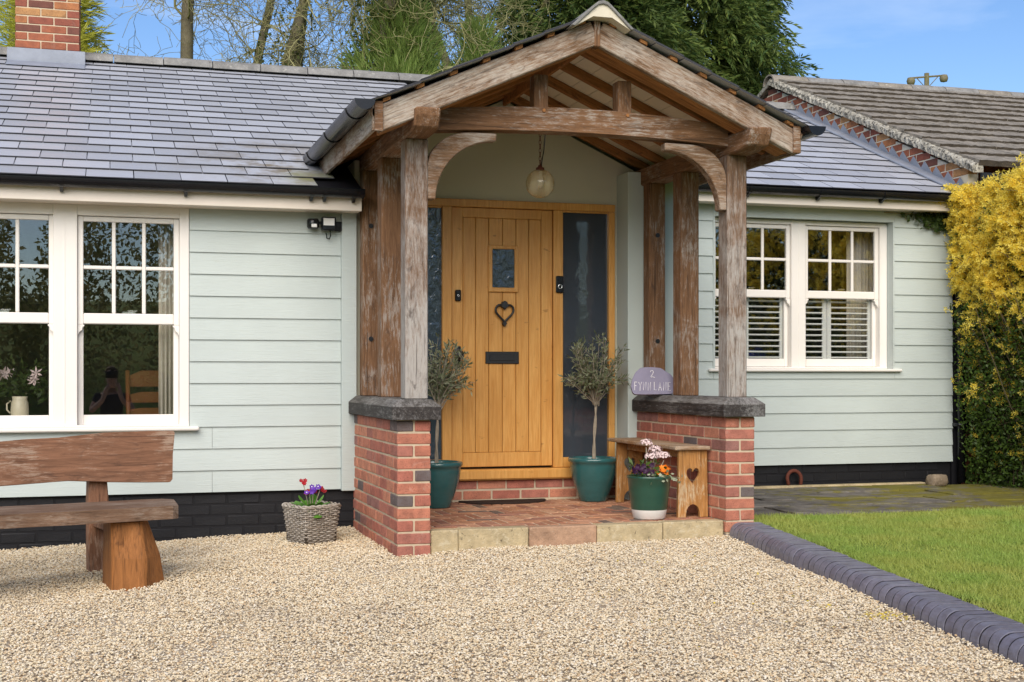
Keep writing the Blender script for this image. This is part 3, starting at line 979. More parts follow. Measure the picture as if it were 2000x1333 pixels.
box('frame', U, wn2, 5.650, 5.786, YG, 10.45, 1.14, 2.418, .004)
MB().box(5.714, 5.720, YG - .003, YG + .01, 1.14, 2.40).build('cover_strip', U, wn2)
box('head', U, wn2, 4.905, 5.650, YG + .002, 10.45, 2.380, 2.418, .003); box('head', U, wn2, 5.786, 6.521, YG + .002, 10.45, 2.380, 2.418, .003)
box('sill', U, wn2, 4.815, 6.668, 10.205, 10.46, 1.104, 1.130, .008)
box('sill_upstand', U, wn2, 4.882, 6.594, 10.33, 10.46, 1.130, 1.146, .004)
sash(wn2, 4.942, 5.612, 1.218, 1.745, 1.812, 2.343, 10.36)
sash(wn2, 5.824, 6.484, 1.218, 1.745, 1.812, 2.343, 10.36)
box('wall_panel', MAT['black_joint'], wr, 7.206, 7.300, 10.262, 10.30, .0, 2.60)
# downpipe
dp = MB().tube([(7.255, 9.99, 2.58), (7.255, 10.02, 2.50), (7.255, 10.18, 2.38), (7.255, 10.19, 2.2), (7.255, 10.19, .12)], .037, 12)
dp.box(7.20, 7.31, 10.15, 10.26, .62, .65)
dp.build('downpipe', MAT['plastic'], house, 0, True)

# ---- wall round the door and the pilaster to its right
wd = part('door_wall', house, (2.8, 9.6, 0))
MB().prism([(1.66, 2.384), (3.90, 2.384), (4.0, 2.60), (2.83, 3.14), (1.66, 2.60)], 9.585, 9.70, 'y').build('wall_panel', MAT['inner_wall'], wd)
box('wall_panel', MAT['inner_wall'], wd, 1.66, 1.917, 9.585, 9.70, .15, 2.384); box('wall_panel', MAT['inner_wall'], wd, 3.711, 3.90, 9.585, 9.70, .15, 2.384)
box('wall_panel', MAT['inner_wall'], wd, 1.66, 1.70, 9.36, 9.585, .15, 2.60)
box('pilaster', MAT['render'], wd, 3.737, 4.140, 9.352, 10.25, .10, 2.61, .004)
for k in range(15):
    z0 = .305 + PR * k; z1 = z0 + PR
    MB().prism([(4.141, z0), (4.158, z0), (4.146, z1 + .01), (4.141, z1 + .01)], 9.40, 10.24, 'y').build('board', MAT['siding'], wd)

# ---- door and its frame
dr = part('door', house, (2.8, 9.58, .4)); D = MAT['door']
df = part('door_frame', house, (2.8, 9.56, .3))
YD = 9.545
def dbox(n, x0, x1, z0, z1, y0=YD, y1=9.64, b=.004, p=None, m=None):
    return box(n, m or D, p or df, x0, x1, y0, y1, z0, z1, b)
dbox('jamb', 1.920, 1.970, .377, 2.324); dbox('mullion', 2.346, 2.418, .377, 2.324); dbox('mullion', 3.210, 3.287, .377, 2.324); dbox('jamb', 3.657, 3.708, .377, 2.324)
dbox('head', 1.920, 3.708, 2.325, 2.381, YD - .002); dbox('sill', 1.90, 3.722, .296, .376, YD - .045, 9.66, .012)
dbox('bottom_rail', 1.970, 2.346, .377, .452, YD + .01); dbox('bottom_rail', 3.287, 3.657, .377, .452, YD + .01)
for (a, b) in ((1.970, 2.346), (3.287, 3.657)):
    box('sidelight', MAT['obscure'] if a > 3 else MAT['ripple'], df, a, b, YD + .035, YD + .045, .452, 2.324)
    dbox('bead', a, b, 2.312, 2.324, YD + .012, YD + .034, .002)
YP = 9.566
dbox('stile', 2.422, 2.506, .392, 2.322, YP, 9.61, .003, dr); dbox('stile', 3.120, 3.206, .392, 2.322, YP, 9.61, .003, dr)
dbox('top_rail', 2.5065, 3.1195, 2.250, 2.322, YP, 9.61, .003, dr); dbox('bottom_rail', 2.5065, 3.1195, .392, .498, YP, 9.61, .003, dr)
px = [2.507, 2.606, 2.708, 2.815, 2.921, 3.021, 3.1195]
for i in range(6):
    MB().box(px[i] + .0015, px[i + 1] - .0015, YP + .004, 9.605, .4985, 2.2495).build('plank', D, dr, .0045)
box('backing', MAT['iron'], dr, 2.43, 3.20, 9.612, 9.622, .380, 2.31)
box('backing', MAT['iron'], df, 1.925, 3.705, 9.662, 9.672, .30, 2.38)
vp = part('vision_panel', dr)
fo = [(2.700, 1.697), (2.933, 1.697), (2.933, 2.045), (2.700, 2.045)]; fi = [(2.732, 1.731), (2.732, 2.019), (2.904, 2.019), (2.904, 1.731)]
MB().prism([fo, fi], YP - .018, YP + .004, 'y').build('bead_frame', D, vp, .005)
box('pane', MAT['ripple'], vp, 2.7325, 2.9035, YP - .004, YP + .003, 1.7315, 2.0185)
# heart knocker
kn = MB()
def heart(t, w, h):
    return (w * (16 * math.sin(t) ** 3) / 17., h * (13 * math.cos(t) - 5 * math.cos(2 * t) - 2 * math.cos(3 * t) - math.cos(4 * t)) / 17.)
pts = []
for i in range(36):
    a, b = heart(2 * math.pi * i / 36, .074, .080)
    pts.append((2.824 + a, YP - .022, 1.545 + b))
kn.tube(pts, .0085, 8, closed=True)
kn.prism([(2.796, 1.590), (2.824, 1.572), (2.852, 1.590), (2.842, 1.622), (2.824, 1.632), (2.806, 1.622)], YP - .034, YP + .004, 'y')
kn.prism([(2.808, 1.462), (2.824, 1.438), (2.840, 1.462), (2.824, 1.482)], YP - .034, YP + .004, 'y')
kn.build('knocker', MAT['iron'], dr, .003)
lp = MB().prism([[(2.681, 1.161), (2.941, 1.161), (2.941, 1.252), (2.681, 1.252)]], YP - .008, YP + .004, 'y').build('letter_plate', MAT['iron'], dr, .003)
box('flap', MAT['iron'], lp, 2.712, 2.910, YP - .013, YP - .0085, 1.184, 1.230, .002)
hd = MB().box(2.445, 2.488, YP - .008, YP, 1.12, 1.29)
hd.lathe([(0, 0), (.012, 0), (.012, .02), (.030, .03), (.038, .05), (.032, .068), (.012, .078), (0, .08)], (0, 0, 0), 18)
nb = len(hd.v) - 8 * 18
for i in range(nb, len(hd.v)):
    x, y, z = hd.v[i]; hd.v[i] = (2.467 + x, YP - .006 - z, 1.225 + y)
hd.build('handle', MAT['iron'], dr, .001, True)

# ---- brick riser below the door
rs = part('riser', house, (2.8, 9.56, .15))
MB().box(1.80, 3.74, 9.556, 9.68, .05, .294).build('mortar', MAT['mortar'], rs)
for r in range(2):
    z = .258 - r * .075; x = 1.72 + (.1125 if r else .0)
    while x < 3.74:
        brick(rs, (x + .1075, 9.60, z), (.215, .096, .064), MAT['brick']); x += .225

# ================================================================== main roof
SL, SR = .405, .42
def zl(y): return 2.352 + SL * (y - 9.02)
def zr(y): return 2.650 + SR * (y - 9.965)
roof = part('roof', house, (2, 11, 3))
YRG = 13.17
MB().add([(-2.6, 9.03, zl(9.03) - .02), (1.66, 9.03, zl(9.03) - .02), (1.66, YRG, zl(YRG) - .02), (-2.6, YRG, zl(YRG) - .02)], [(0, 1, 2, 3)]).add(
    [(1.66, 9.71, zl(9.71) - .02), (2.83, 9.71, zl(9.71) - .02), (2.83, YRG, zl(YRG) - .02), (1.66, YRG, zl(YRG) - .02)], [(0, 1, 2, 3)]).add(
    [(2.83, 9.97, zr(9.97) - .02), (7.2, 9.97, zr(9.97) - .02), (7.2, YRG, zr(YRG) - .02), (2.83, YRG, zr(YRG) - .02)], [(0, 1, 2, 3)]).add(
    [(-2.6, YRG, zl(YRG) - .02), (7.2, YRG, zr(YRG) - .02), (7.2, 17.3, 2.3), (-2.6, 17.3, 2.3)], [(0, 1, 2, 3)]).build('roof_deck', MAT['black_joint'], roof)

def zporch(x): return 3.262 - .4445 * abs(x - 2.832)
SLATE = {}
def slate_mesh(w, l, th=.006):
    k = (round(w, 3), round(l, 3))
    if k not in SLATE:
        SLATE[k] = []
        for q in range(3):
            m = MB().box(0, w, 0, l, 0, th)
            m.v = [(a + random.uniform(-.0015, .0015), b + (random.uniform(-.003, .003) if b < .01 else 0), c + (random.uniform(-.0005, .0012) if b < .01 else 0)) for a, b, c in m.v]
            me = m.mesh('slate'); me.materials.append(MAT['slate']); me.materials.append(MAT['slate_edge_shade']); SLATE[k].append(me)
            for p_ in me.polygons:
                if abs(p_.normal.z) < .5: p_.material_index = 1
    return random.choice(SLATE[k])

rest = MB()
def lay(x0, x1, yb, zb, slope, rows_n, e, keep, vis, wid=.295, name='slate'):
    a = math.atan(slope); ca, sa = math.cos(a), math.sin(a)
    tilt = math.atan(.0125 / e)
    for r in range(rows_n):
        s0 = r * e
        y = yb + s0 * ca; z = zb + s0 * sa
        ym = yb + (s0 + e / 2) * ca; zm = zb + (s0 + e / 2) * sa
        x = x0 + (-.15 if r % 2 else 0)
        while x < x1:
            xa, xb = max(x, x0), min(x + .30, x1)
            if xb - xa > .03 and keep((xa + xb) / 2, ym, zm):
                ln = min(.44, (rows_n * e - s0))
                M = T(xa + .0008, y, z) @ Matrix.Rotation(a - tilt * .9, 4, 'X') @ T(0, random.uniform(-.003, .003), .010)
                if vis(xa, xb, ym, zm):
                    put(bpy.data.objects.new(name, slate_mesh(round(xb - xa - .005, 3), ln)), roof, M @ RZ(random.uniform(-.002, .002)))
                else:
                    rest.box(0, xb - xa - .003, 0, ln, 0, .006, M)
            x += .30
def in_view(x, y, z):
    zc = x * .289 + y * .957
    u = (x * .957 - y * .289) / zc
    return 1000 + 2600 * u, 732 - 2600 * (z - 1.08) / zc
def visL(xa, xb, y, z):
    a, b = in_view(xa, y, z)[0], in_view(xb, y, z)[0]
    return b > -10 and a < 830
def visR(xa, xb, y, z):
    return in_view(xb, y, z)[0] > 1440
lay(-2.55, 2.83, 9.012, zl(9.012) - .004, SL, 19, .2365, lambda x, y, z: x < 1.36 or z > zporch(x) - .03, visL)
lay(2.83, 7.19, 9.958, zr(9.958) - .004, SR, 15, .232, lambda x, y, z: x > 4.30 or z > zporch(x) - .03, visR)
rest.build('slate_rest', MAT['slate'], roof)['kind'] = 'stuff'
# ridge tiles
def ridge_tile(parent, x0, x1, y, z, mat, r=.120, flat=.78, name='ridge_tile'):
    arc = [(y + r * math.cos(t), z + flat * r * math.sin(t)) for t in [math.pi * i / 8 for i in range(9)]]
    inn = [(y + (r - .016) * math.cos(t), z + flat * (r - .022) * math.sin(t)) for t in [math.pi * i / 8 for i in range(8, -1, -1)]]
    return MB().prism(arc + inn, x0, x1, 'x').build(name, mat, parent, .004)
x = .0355
while x < 7.1:
    if x < 7.1:
        xe = min(x + .448, 7.18)
        xs = x
        dz = random.uniform(-.004, .004)
        zz = (zl(YRG) if x < 2.8 else zr(YRG))
        ridge_tile(roof, xs, xe, YRG, zz - .012 + dz, MAT['ridge_tile'])
        MB().box(xe, min(xe + .0075, 7.19), YRG - .085, YRG + .085, zz - .03, zz + .048).build('joint', MAT['black_joint'], roof)
    x += .4555
ridge_tile(roof, -1.15, -.84, YRG, zl(YRG) - .012, MAT['ridge_tile']); ridge_tile(roof, -.256, .028, YRG, zl(YRG) - .012, MAT['ridge_tile'])
for xq in (-2.52, -2.06, -1.605):
    ridge_tile(roof, xq, xq + .448, YRG, zl(YRG) - .012, MAT['ridge_tile'])

# ---- chimney
ch = part('chimney', house, (-.55, 13.2, 4))
X0, X1, Y0, Y1 = -.826, -.270, 12.90, 13.456
MB().box(X0 + .006, X1 - .006, Y0 + .006, Y1 - .006, 3.6, 5.14).build('mortar', MAT['mortar'], ch)
for r in range(14):
    z = 4.055 + .0375 + r * .075
    if r % 2 == 0:
        cuts = [(X0, .215), (X0 + .225, .215), (X0 + .45, .106)]
        sc = [(Y0 + .1125, .215), (Y0 + .3375, .2185)]
    else:
        cuts = [(X0, .1025), (X0 + .1125, .215), (X0 + .3375, .2185)]
        sc = [(Y0 + .1125, .106), (Y0 + .2285, .215), (Y0 + .4535, .1025)]
    for (xx, w) in cuts:
        brick(ch, (xx + w / 2, Y0 + .0513, z), (w, .1025, .065), MAT['stack_brick'])
        brick(ch, (xx + w / 2, Y1 - .0513, z), (w, .1025, .065), MAT['stack_brick'])
    for (yy, w) in sc:
        for xx in (X0 + .0513, X1 - .0513):
            if yy + w < Y1 - .09:
                brick(ch, (xx, yy + w / 2, z), (.1025, w, .065), MAT['stack_brick'])
# lead apron
ld = MB()
ap = [(12.70, zl(12.70) + .018), (12.885, zl(12.885) + .022), (12.888, 4.055), (12.896, 4.058), (12.896, zl(12.9) - .01), (12.70, zl(12.70) + .014)]
ld.prism(ap, X0 - .07, X1 + .05, 'x')
ld.box(X0 - .012, X0 - .002, 12.89, 13.47, 3.85, 4.058); ld.box(X1 + .002, X1 + .012, 12.89, 13.47, 3.85, 4.058)
ld.build('lead_apron', MAT['lead'], ch, .003)

# ================================================================== porch
porch = thing('porch', 'gabled oak porch on two red brick piers in front of the door', 'porch', (2.83, 8.6, .1))
CX = 2.832
OAK, OAKG, OAKI = MAT['oak'], MAT['oak_grey'], MAT['oak_in']

def pier(x0, x1, side, yb):
    """side -1: its left face is seen, 1: hidden face to the right"""
    p = part('pier', porch, ((x0 + x1) / 2, 8.6, 0))
    yf = 7.83
    MB().box(x0 + .005, x1 - .005, yf + .005, yb, -.3, .806).build('mortar', MAT['mortar'], p)
    w = (x1 - x0 - .010) / 2
    far = MB()
    for k in range(13):
        z = .806 - .004 - .0325 - k * .0752
        if k % 2 == 0:
            rows = [(yf, .215)]
        else:
            brick(p, ((x0 + x1) / 2, yf + .0513, z), (x1 - x0, .1025, .0645), MAT['brick'])
            rows = [(yf + .1125, .215)]
        y = rows[0][0]
        while y < yb - .03:
            l = min(.215, yb - y)
            for s in (-1, 1):
                xc = x0 + w / 2 if s < 0 else x1 - w / 2
                seen = (s == side) or (y < yf + .01)
                if seen:
                    brick(p, (xc, y + l / 2, z), (w, l, .0645), MAT['brick'])
                else:
                    far.box(xc - w / 2, xc + w / 2, y, y + l, z - .032, z + .032)
            y += l + .010
    far.build('brick_rest', MAT['brick'], p)['kind'] = 'stuff'
    return p
pier(1.646, 1.852, -1, 9.335)
pier(3.806, 4.012, -1, 9.350)

def cap(x0, x1, y0, y1):
    """chamfered timber sill on the pier"""
    zb, zs, zt, c = .808, .890, .932, .052
    vs, fs = [], []
    e = .03
    def ring(z, i):
        return [(x0 + i, y0 + i, z), (x1 - i, y0 + i, z), (x1 - i, y1 - i * .2, z), (x0 + i, y1 - i * .2, z)]
    vs = ring(zb, 0) + ring(zs, 0) + ring(zt, c)
    for b in (0, 4):
        for i in range(4):
            j = (i + 1) % 4
            fs.append((b + i, b + j, b + 4 + j, b + 4 + i))
    fs += [(3, 2, 1, 0), (8, 9, 10, 11)]
    # laid along Y: turn the grain with a local frame
    M = T(x0, y0, 0) @ RZ(R(90))
    mi = M.inverted()
    o = MB().add([mi @ Vector(p) for p in vs], fs).build('cap', MAT['oak_cap'], porch, .003, M=M)
    o.data.materials.append(MAT['oak_cap_top'])
    for p_ in o.data.polygons:
        if p_.normal.z > .35: p_.material_index = 1
    return o
cap(1.604, 1.905, 7.775, 9.29)
cap(3.765, 4.062, 7.775, 9.345)

def post(x, y, w=.14, m=None, z1=2.51, d=.14):
    o = timber('post', (x, y, .930), (x, y, z1), d, w, m or OAK, porch, .007, up=(1, 0, 0))
    return o
def bolt(x, y, z):
    MB().tube([(x, y + .01, z), (x, y - .006, z)], .017, 10).build('bolt', MAT['iron'], porch)
for (xa, m1) in ((1.777, MAT['oak_post']), (3.913, MAT['oak_post'])):
    post(xa, 7.950, .14, m1); post(xa, 8.690, .14, OAK)
    post(xa + (-.022 if xa < 2 else 0), 9.262, .13, OAK, 2.51, .12)
    bolt(xa + (-.03 if xa < 2 else .0), 9.20, 1.33); bolt(xa + (-.03 if xa < 2 else .0), 9.20, 2.12)

def wallplate(xc):
    w, h, y0, zb = .152, .128, 7.545, 2.508
    pr_ = [(y0, zb + h), (9.75, zb + h), (9.75, zb), (y0 + .17, zb), (y0 + .05, zb + .018), (y0 + .012, zb + .085)]
    M = T(xc, 7.6, zb) @ RZ(R(90))
    mi = M.inverted()
    b = MB().prism(pr_, xc - w / 2, xc + w / 2, 'x')
    b.v = [tuple(mi @ Vector(p)) for p in b.v]
    return b.build('wall_plate', OAK, porch, .009, M=M)
wallplate(1.771); wallplate(3.917)

# cambered tie beam
def arc(xa, xb, z, rise, n=14):
    return [(xa + (xb - xa) * i / n, z + rise * (1 - (2 * i / n - 1) ** 2)) for i in range(n + 1)]
tb = arc(1.847, 3.842, 2.562, .036) + arc(1.847, 3.842, 2.692, .056)[::-1]
MB().prism(tb, 7.868, 7.995, 'y').build('tie_beam', OAK, porch, .007)
for dx in (-.262, .295):
    xx = CX + dx
    timber('strut', (xx, 7.93, 2.73), (xx, 7.93, 2.99 - .4445 * abs(dx) * .35), .10, .092, OAK, porch, .005, up=(1, 0, 0))
    MB().tube([(xx + .012, 7.88, 2.722), (xx + .012, 7.858, 2.722)], .011, 10).build('peg', OAKI, porch)
# curved braces
def brace(sg):
    def X(x): return x if sg > 0 else 2 * 2.8445 - x
    out, inn = [], []
    for i in range(15):
        t = i / 14 * math.pi / 2
        out.append((X(1.848 + .262 * (1 - math.cos(t)) ** 1.0), 2.338 + .226 * math.sin(t)))
        inn.append((X(1.897 + .383 * (1 - math.cos(t))), 2.147 + .372 * math.sin(t)))
    pts = [(X(1.848), 2.147)] + out + [(X(2.283), 2.566)] + inn[::-1]
    return MB().prism(pts, 7.885, 7.965, 'y').build('brace', OAKG, porch, .006)
brace(1); brace(-1)

# roof frame
PS = .4445
PA = math.atan(PS)
def raf(name, sgn, yc, wy, zt0, hv, mat, x_end=1.372, bev=.006):
    """a sloping rafter from ridge to eaves; zt0: top at the ridge, hv: vertical depth"""
    c = math.cos(PA)
    p0 = (CX + sgn * .012, yc, zt0 - hv / 2); p1 = (CX + sgn * x_end, yc, zt0 - hv / 2 - PS * x_end)
    return timber(name, p0, p1, wy, hv * c, mat, porch, bev)
for s in (-1, 1):
    raf('barge_rafter', s, 7.612, .050, 3.236, .158, OAKG)
    raf('rafter', s, 7.716, .156, 3.214, .136, OAKI, 1.34)
    for yc in (8.03, 8.435, 8.84, 9.245, 9.56):
        raf('rafter', s, yc, .050, 3.213, .066, OAKI, 1.36)
# ridge board and king-post end
box('ridge_board', OAKI, porch, CX - .0125, CX + .0125, 7.70, 9.58, 3.095, 3.215, .004)
timber('ridge_end', (CX, 7.622, 3.07), (CX, 7.622, 3.25), .08, .040, OAK, porch, .006, up=(1, 0, 0))
# cream ceiling boards above the rafters
for s in (-1, 1):
    n = 11
    for i in range(n):
        a0 = .02 + i * (1.36 / n); a1 = a0 + 1.36 / n - .005
        pts = [(CX + s * a0, 3.216 - PS * a0), (CX + s * a1, 3.216 - PS * a1), (CX + s * a1, 3.230 - PS * a1), (CX + s * a0, 3.230 - PS * a0)]
        MB().prism(pts, 7.645, 9.95, 'y').build('ceiling_board', MAT['ceilboard'], porch)
# side fascias, gutters
for s in (-1, 1):
    xf = CX + s * 1.372
    timber('side_fascia', (xf, 7.587, 2.573), (xf, 9.60 if s < 0 else 10.0, 2.573), .024, .165, OAKG, porch, .003)
    MB().box(min(xf, xf - s * .05), max(xf, xf - s * .05), 7.572, 7.588, 2.487, 2.66).build('fascia_end', OAK, porch, .003)
    gx, gzz, r = xf + s * .072, 2.650, .060
    outer = [(gx + r * math.cos(t), gzz + r * math.sin(t)) for t in [math.pi + math.pi * i / 14 for i in range(15)]]
    inner = [(gx + (r - .004) * math.cos(t), gzz + (r - .004) * math.sin(t)) for t in [2 * math.pi - math.pi * i / 14 for i in range(15)]]
    ye = 9.62 if s < 0 else 9.9
    MB().prism(outer + inner, 7.50, ye, 'y').build('gutter', MAT['plastic'], porch)
    MB().prism(outer, 7.488, 7.500, 'y').build('gutter_cap', MAT['plastic'], porch)
    for yb in (7.80, 8.62, 9.42):
        o2 = [(gx + (r + .006) * math.cos(t), gzz + (r + .006) * math.sin(t)) for t in [math.pi + math.pi * i / 14 for i in range(15)]]
        i2 = [(gx + (r + .0005) * math.cos(t), gzz + (r + .0005) * math.sin(t)) for t in [2 * math.pi - math.pi * i / 14 for i in range(15)]]
        MB().prism(o2 + i2, yb - .016, yb + .016, 'y').build('gutter_joint', MAT['plastic'], porch)
# membrane, battens and slates
pslate = part('slate_covering', porch, (CX, 9, 3.2))
prest = MB()
for s in (-1, 1):
    pts = [(CX, 3.236), (CX + s * 1.40, 3.236 - PS * 1.40), (CX + s * 1.40, 3.241 - PS * 1.40), (CX, 3.241)]
    MB().prism(pts, 7.60, 9.95, 'y').build('membrane', MAT['black_joint'], pslate)
    for i in range(7):
        a = .10 + i * .20
        MB().prism([(CX + s * (a - .022), 3.2415 - PS * (a - .022)), (CX + s * (a + .022), 3.2415 - PS * (a + .022)), (CX + s * (a + .022), 3.2625 - PS * (a + .022)), (CX + s * (a - .022), 3.2625 - PS * (a - .022))], 7.575, 7.95, 'y').build('batten', OAKI, pslate)
    e = .205
    L = 1.475 / math.cos(PA)
    nrow = 8
    for r in range(nrow):
        sd = L - r * e              # distance of the lower edge from the ridge, along the slope
        xo = sd * math.cos(PA)
        xl = CX + s * xo; z = 3.268 - PS * xo
        # slope frame: local y up the slope, local x along Y
        M = T(xl, 7.525, z) @ Matrix(((0, -s * math.cos(PA), s * math.sin(PA), 0), (1, 0, 0, 0), (0, math.sin(PA), math.cos(PA), 0), (0, 0, 0, 1)))
        ln = min(.40, sd)
        y = -.15 if r % 2 else 0.
        k = 0
        while y < 4.0:
            a, b = max(0, y), y + .2975
            yw = 7.525 + (a + b) / 2
            zm = z + .1
            if (yw < 9.0 or zl(yw) < zm + .10) if s < 0 else (yw < 9.9 or zr(yw) < zm + .10):
                Mk = M @ T(a, 0, .009) @ Matrix.Rotation(-.035, 4, 'X')
                if k < 2:
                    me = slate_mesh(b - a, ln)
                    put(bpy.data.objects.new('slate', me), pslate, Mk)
                else:
                    prest.box(0, b - a, 0, ln, 0, .006, Mk)
            y += .30; k += 1
prest.build('slate_rest', MAT['slate'], pslate)['kind'] = 'stuff'
# angled ridge with pale bedding
def ridge_prof(o, h):
    return [(CX - .20 - o, 3.252 - PS * .20 + h * .2), (CX - .055, 3.292 + h), (CX - .03, 3.312 + h), (CX, 3.320 + h), (CX + .03, 3.312 + h), (CX + .055, 3.292 + h), (CX + .20 + o, 3.252 - PS * .20 + h * .2)]
lo_, hi_ = ridge_prof(-.02, -.016), ridge_prof(0, .006)
y = 7.48
while y < 11.2:
    MB().prism(hi_ + lo_[::-1], y, min(y + .446, 11.3), 'y').build('ridge_tile', MAT['ridge_tile'], pslate, .004); y += .45
MB().prism(lo_ + [(CX + .06, 3.228), (CX - .06, 3.228)], 7.495, 7.62, 'y').build('bedding', MAT['bed'], pslate)

# floor: herringbone of bricks on edge, and the stone step
fl = part('floor', porch, (CX, 8.7, .13))
FX0, FX1, FY0, FY1, FZ = 1.856, 3.802, 7.955, 9.552, .137
box('floor_bed', MAT['mortar'], fl, FX0 - .001, FX1 + .001, FY0, FY1, -.1, FZ - .004)
u_ = .0725
nx, ny = int((FX1 - FX0) / u_) + 4, int((FY1 - FY0) / u_) + 4
for j in range(-3, ny):
    for i in range(-3, nx):
        k = (i - j) % 6
        if k == 0: cell = (i, j, 3, 1)
        elif k == 5: cell = (i, j, 1, 3)
        else: continue
        a0, b0 = FX0 + cell[0] * u_, FY0 + cell[1] * u_
        a1, b1 = a0 + cell[2] * u_ - .010, b0 + cell[3] * u_ - .010
        a0, a1, b0, b1 = max(a0, FX0), min(a1, FX1), max(b0, FY0 + .002), min(b1, FY1)
        if a1 - a0 > .02 and b1 - b0 > .02:
            brick(fl, ((a0 + a1) / 2, (b0 + b1) / 2, FZ - .02 + random.uniform(-.0015, .0015)), (round(a1 - a0, 3), round(b1 - b0, 3), .04), MAT['floor_brick'], 'floor_brick')
st = part('step', porch, (CX, 7.88, .06))
sx = [1.856, 2.031, 2.482, 2.928, 3.377, 3.802]
for i in range(5):
    MB().box(sx[i] + .002, sx[i + 1] - .002, 7.845 + random.uniform(0, .006), 7.952, -.08, .1365 + random.uniform(-.003, .001)).build('step_stone', MAT['stone_p'] if i == 2 else MAT['stone_y'], st, .007, jit=.0016)

# ================================================================== neighbouring house
nb = thing('neighbour_house', 'neighbouring house with brown concrete tile roof and brick gable beyond the cottage', 'house', (9.5, 12, 0))
XG, YA, ZA, YE, ZE = 7.2, 13.6, 4.41, 9.90, 2.895
NS = (ZA - ZE) / (YA - YE)
def nz(y): return ZA - NS * abs(y - YA)
MB().prism([(10.32, -.4), (10.32, nz(10.32) - .06), (YA, ZA - .06), (17.1, nz(17.1) - .06), (17.1, -.4)], XG + .107, 16., 'x').build('wall', MAT['stack_brick'], nb)
gb = part('gable', nb, (XG, 11.8, 3.4))
MB().prism([(10.02, 2.3), (10.02, nz(10.02) - .09), (YA, ZA - .09), (15.0, nz(15.0) - .09), (15.0, 2.3)], XG + .004, XG + .106, 'x').build('mortar', MAT['bed'], gb)
for r in range(27):
    z = 2.42 + r * .075
    y = 10.02 + (.1125 if r % 2 else 0)
    while y < 14.2:
        yc = y + .1075
        top = nz(yc) - .10; low = zr(min(yc, YRG)) - .16 if yc < YRG else 3.5
        if z < top + .03 and z > low:
            brick(gb, (XG + .05, yc, z), (.1, .215, .065), MAT['stack_brick'])
        y += .225
# stepped lead flashing against the gable
fp = []
y = 10.00
bot = [(10.0, zr(10.0) + .012), (13.2, zr(13.2) + .012)]
tops = []
while y < 13.2:
    z0 = zr(y) + .055
    tops += [(y + .002, z0 - .025), (y + .120, z0 + .105)]
    y += .178
fl_ = MB().prism([(10.0, zr(10.0) + .01), (13.25, zr(13.25) + .01)] + tops[::-1], XG - .010, XG - .003, 'x')
for (a, b) in ((9.985, 13.2),):
    Mz = T(XG - .14, a, zr(a) + .018) @ Matrix.Rotation(math.atan(SR), 4, 'X')
    fl_.box(0, .135, 0, (b - a) / math.cos(math.atan(SR)), 0, .006, Mz)
    fl_.tube([(XG - .14, a, zr(a) + .022), (XG - .14, b, zr(b) + .022)], .012, 8)
fl_.build('lead_flashing', MAT['lead'], gb)
# verge strip, tiles, ridge
vg = MB()
nn = 110
Vv, Ff = [], []
for k in range(nn + 1):
    ya = YE - .03 + (YA - YE + .03) * k / nn
    j = lambda a_=.009: random.uniform(-a_, a_)
    Vv += [(XG - .055 + j(), ya, nz(ya) - .050 + j(.003)), (XG - .058 + j(), ya, nz(ya) + .004 + j()), (XG - .03 + j(), ya, nz(ya) + .030 + j(.008)), (XG + .05, ya, nz(ya) + .026 + j(.008)), (XG + .05, ya, nz(ya) - .05)]
for k in range(nn):
    for i in range(5):
        Ff.append((k * 5 + i, k * 5 + (i + 1) % 5, (k + 1) * 5 + (i + 1) % 5, (k + 1) * 5 + i))
Ff += [tuple(range(5)), tuple(nn * 5 + i for i in range(5))]
vg.add(Vv, Ff).build('verge', MAT['verge'], nb, 0, False)
MB().prism([(17.2, nz(17.2) - .05), (YA, ZA - .04), (YA, ZA + .02), (17.2, nz(17.2) + .01)], XG - .05, XG + .06, 'x').build('verge', MAT['verge'], nb, .008)
nt = part('tiled_roof', nb, (10, 12, 3.6))
na = math.atan(NS); NL = (YA - YE) / math.cos(na); ne = NL / 13
TIL = []
for q in range(4):
    t_ = MB()
    V = []
    w = .296
    prof_ = [(0, .0), (.03, .003), (.07, .004), (.11, .001), (.15, .0), (.19, .003), (.23, .004), (.27, .001), (w, .0)]
    for (yy, dz) in ((0, .0), (.36, -.024)):
        V += [(a, yy + random.uniform(-.004, .004), .050 + b * .7 + dz + random.uniform(-.005, .004)) for a, b in prof_]
    for (yy, dz) in ((0, .0), (.36, -.024)):
        V += [(a, yy, b * .7 + dz) for a, b in prof_]
    n_ = len(prof_)
    F = []
    for i in range(n_ - 1):
        F += [(i, i + 1, n_ + i + 1, n_ + i), (2 * n_ + i, 3 * n_ + i, 3 * n_ + i + 1, 2 * n_ + i + 1), (i, 2 * n_ + i, 2 * n_ + i + 1, i + 1)]
    F += [(0, n_, 3 * n_, 2 * n_), (n_ - 1, 3 * n_ - 1, 4 * n_ - 1, 2 * n_ - 1)]
    me = t_.add(V, F).mesh('tile'); me.materials.append(MAT['conc_tile']); me.materials.append(MAT['tile_edge']); TIL.append(me)
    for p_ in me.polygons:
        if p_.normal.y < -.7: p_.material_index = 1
trest = MB()
for r in range(13):
    for c in range(28):
        s0 = r * ne
        M = T(XG + .0 + c * .30, YE - .03 + s0 * math.cos(na), nz(YE) - .006 + s0 * math.sin(na)) @ Matrix.Rotation(na, 4, 'X') @ T(0, random.uniform(-.004, .004), random.uniform(0, .003))
        vx = in_view(XG + c * .3, YE + s0, nz(YE + s0))
        if vx[0] < 2010 and vx[1] < 380:
            put(bpy.data.objects.new('tile', TIL[(r * 7 + c * 3) % 4]), nt, M)
        else:
            trest.box(0, .296, 0, .36, -.005, .03, M)
trest.build('tile_rest', MAT['conc_tile'], nt)['kind'] = 'stuff'
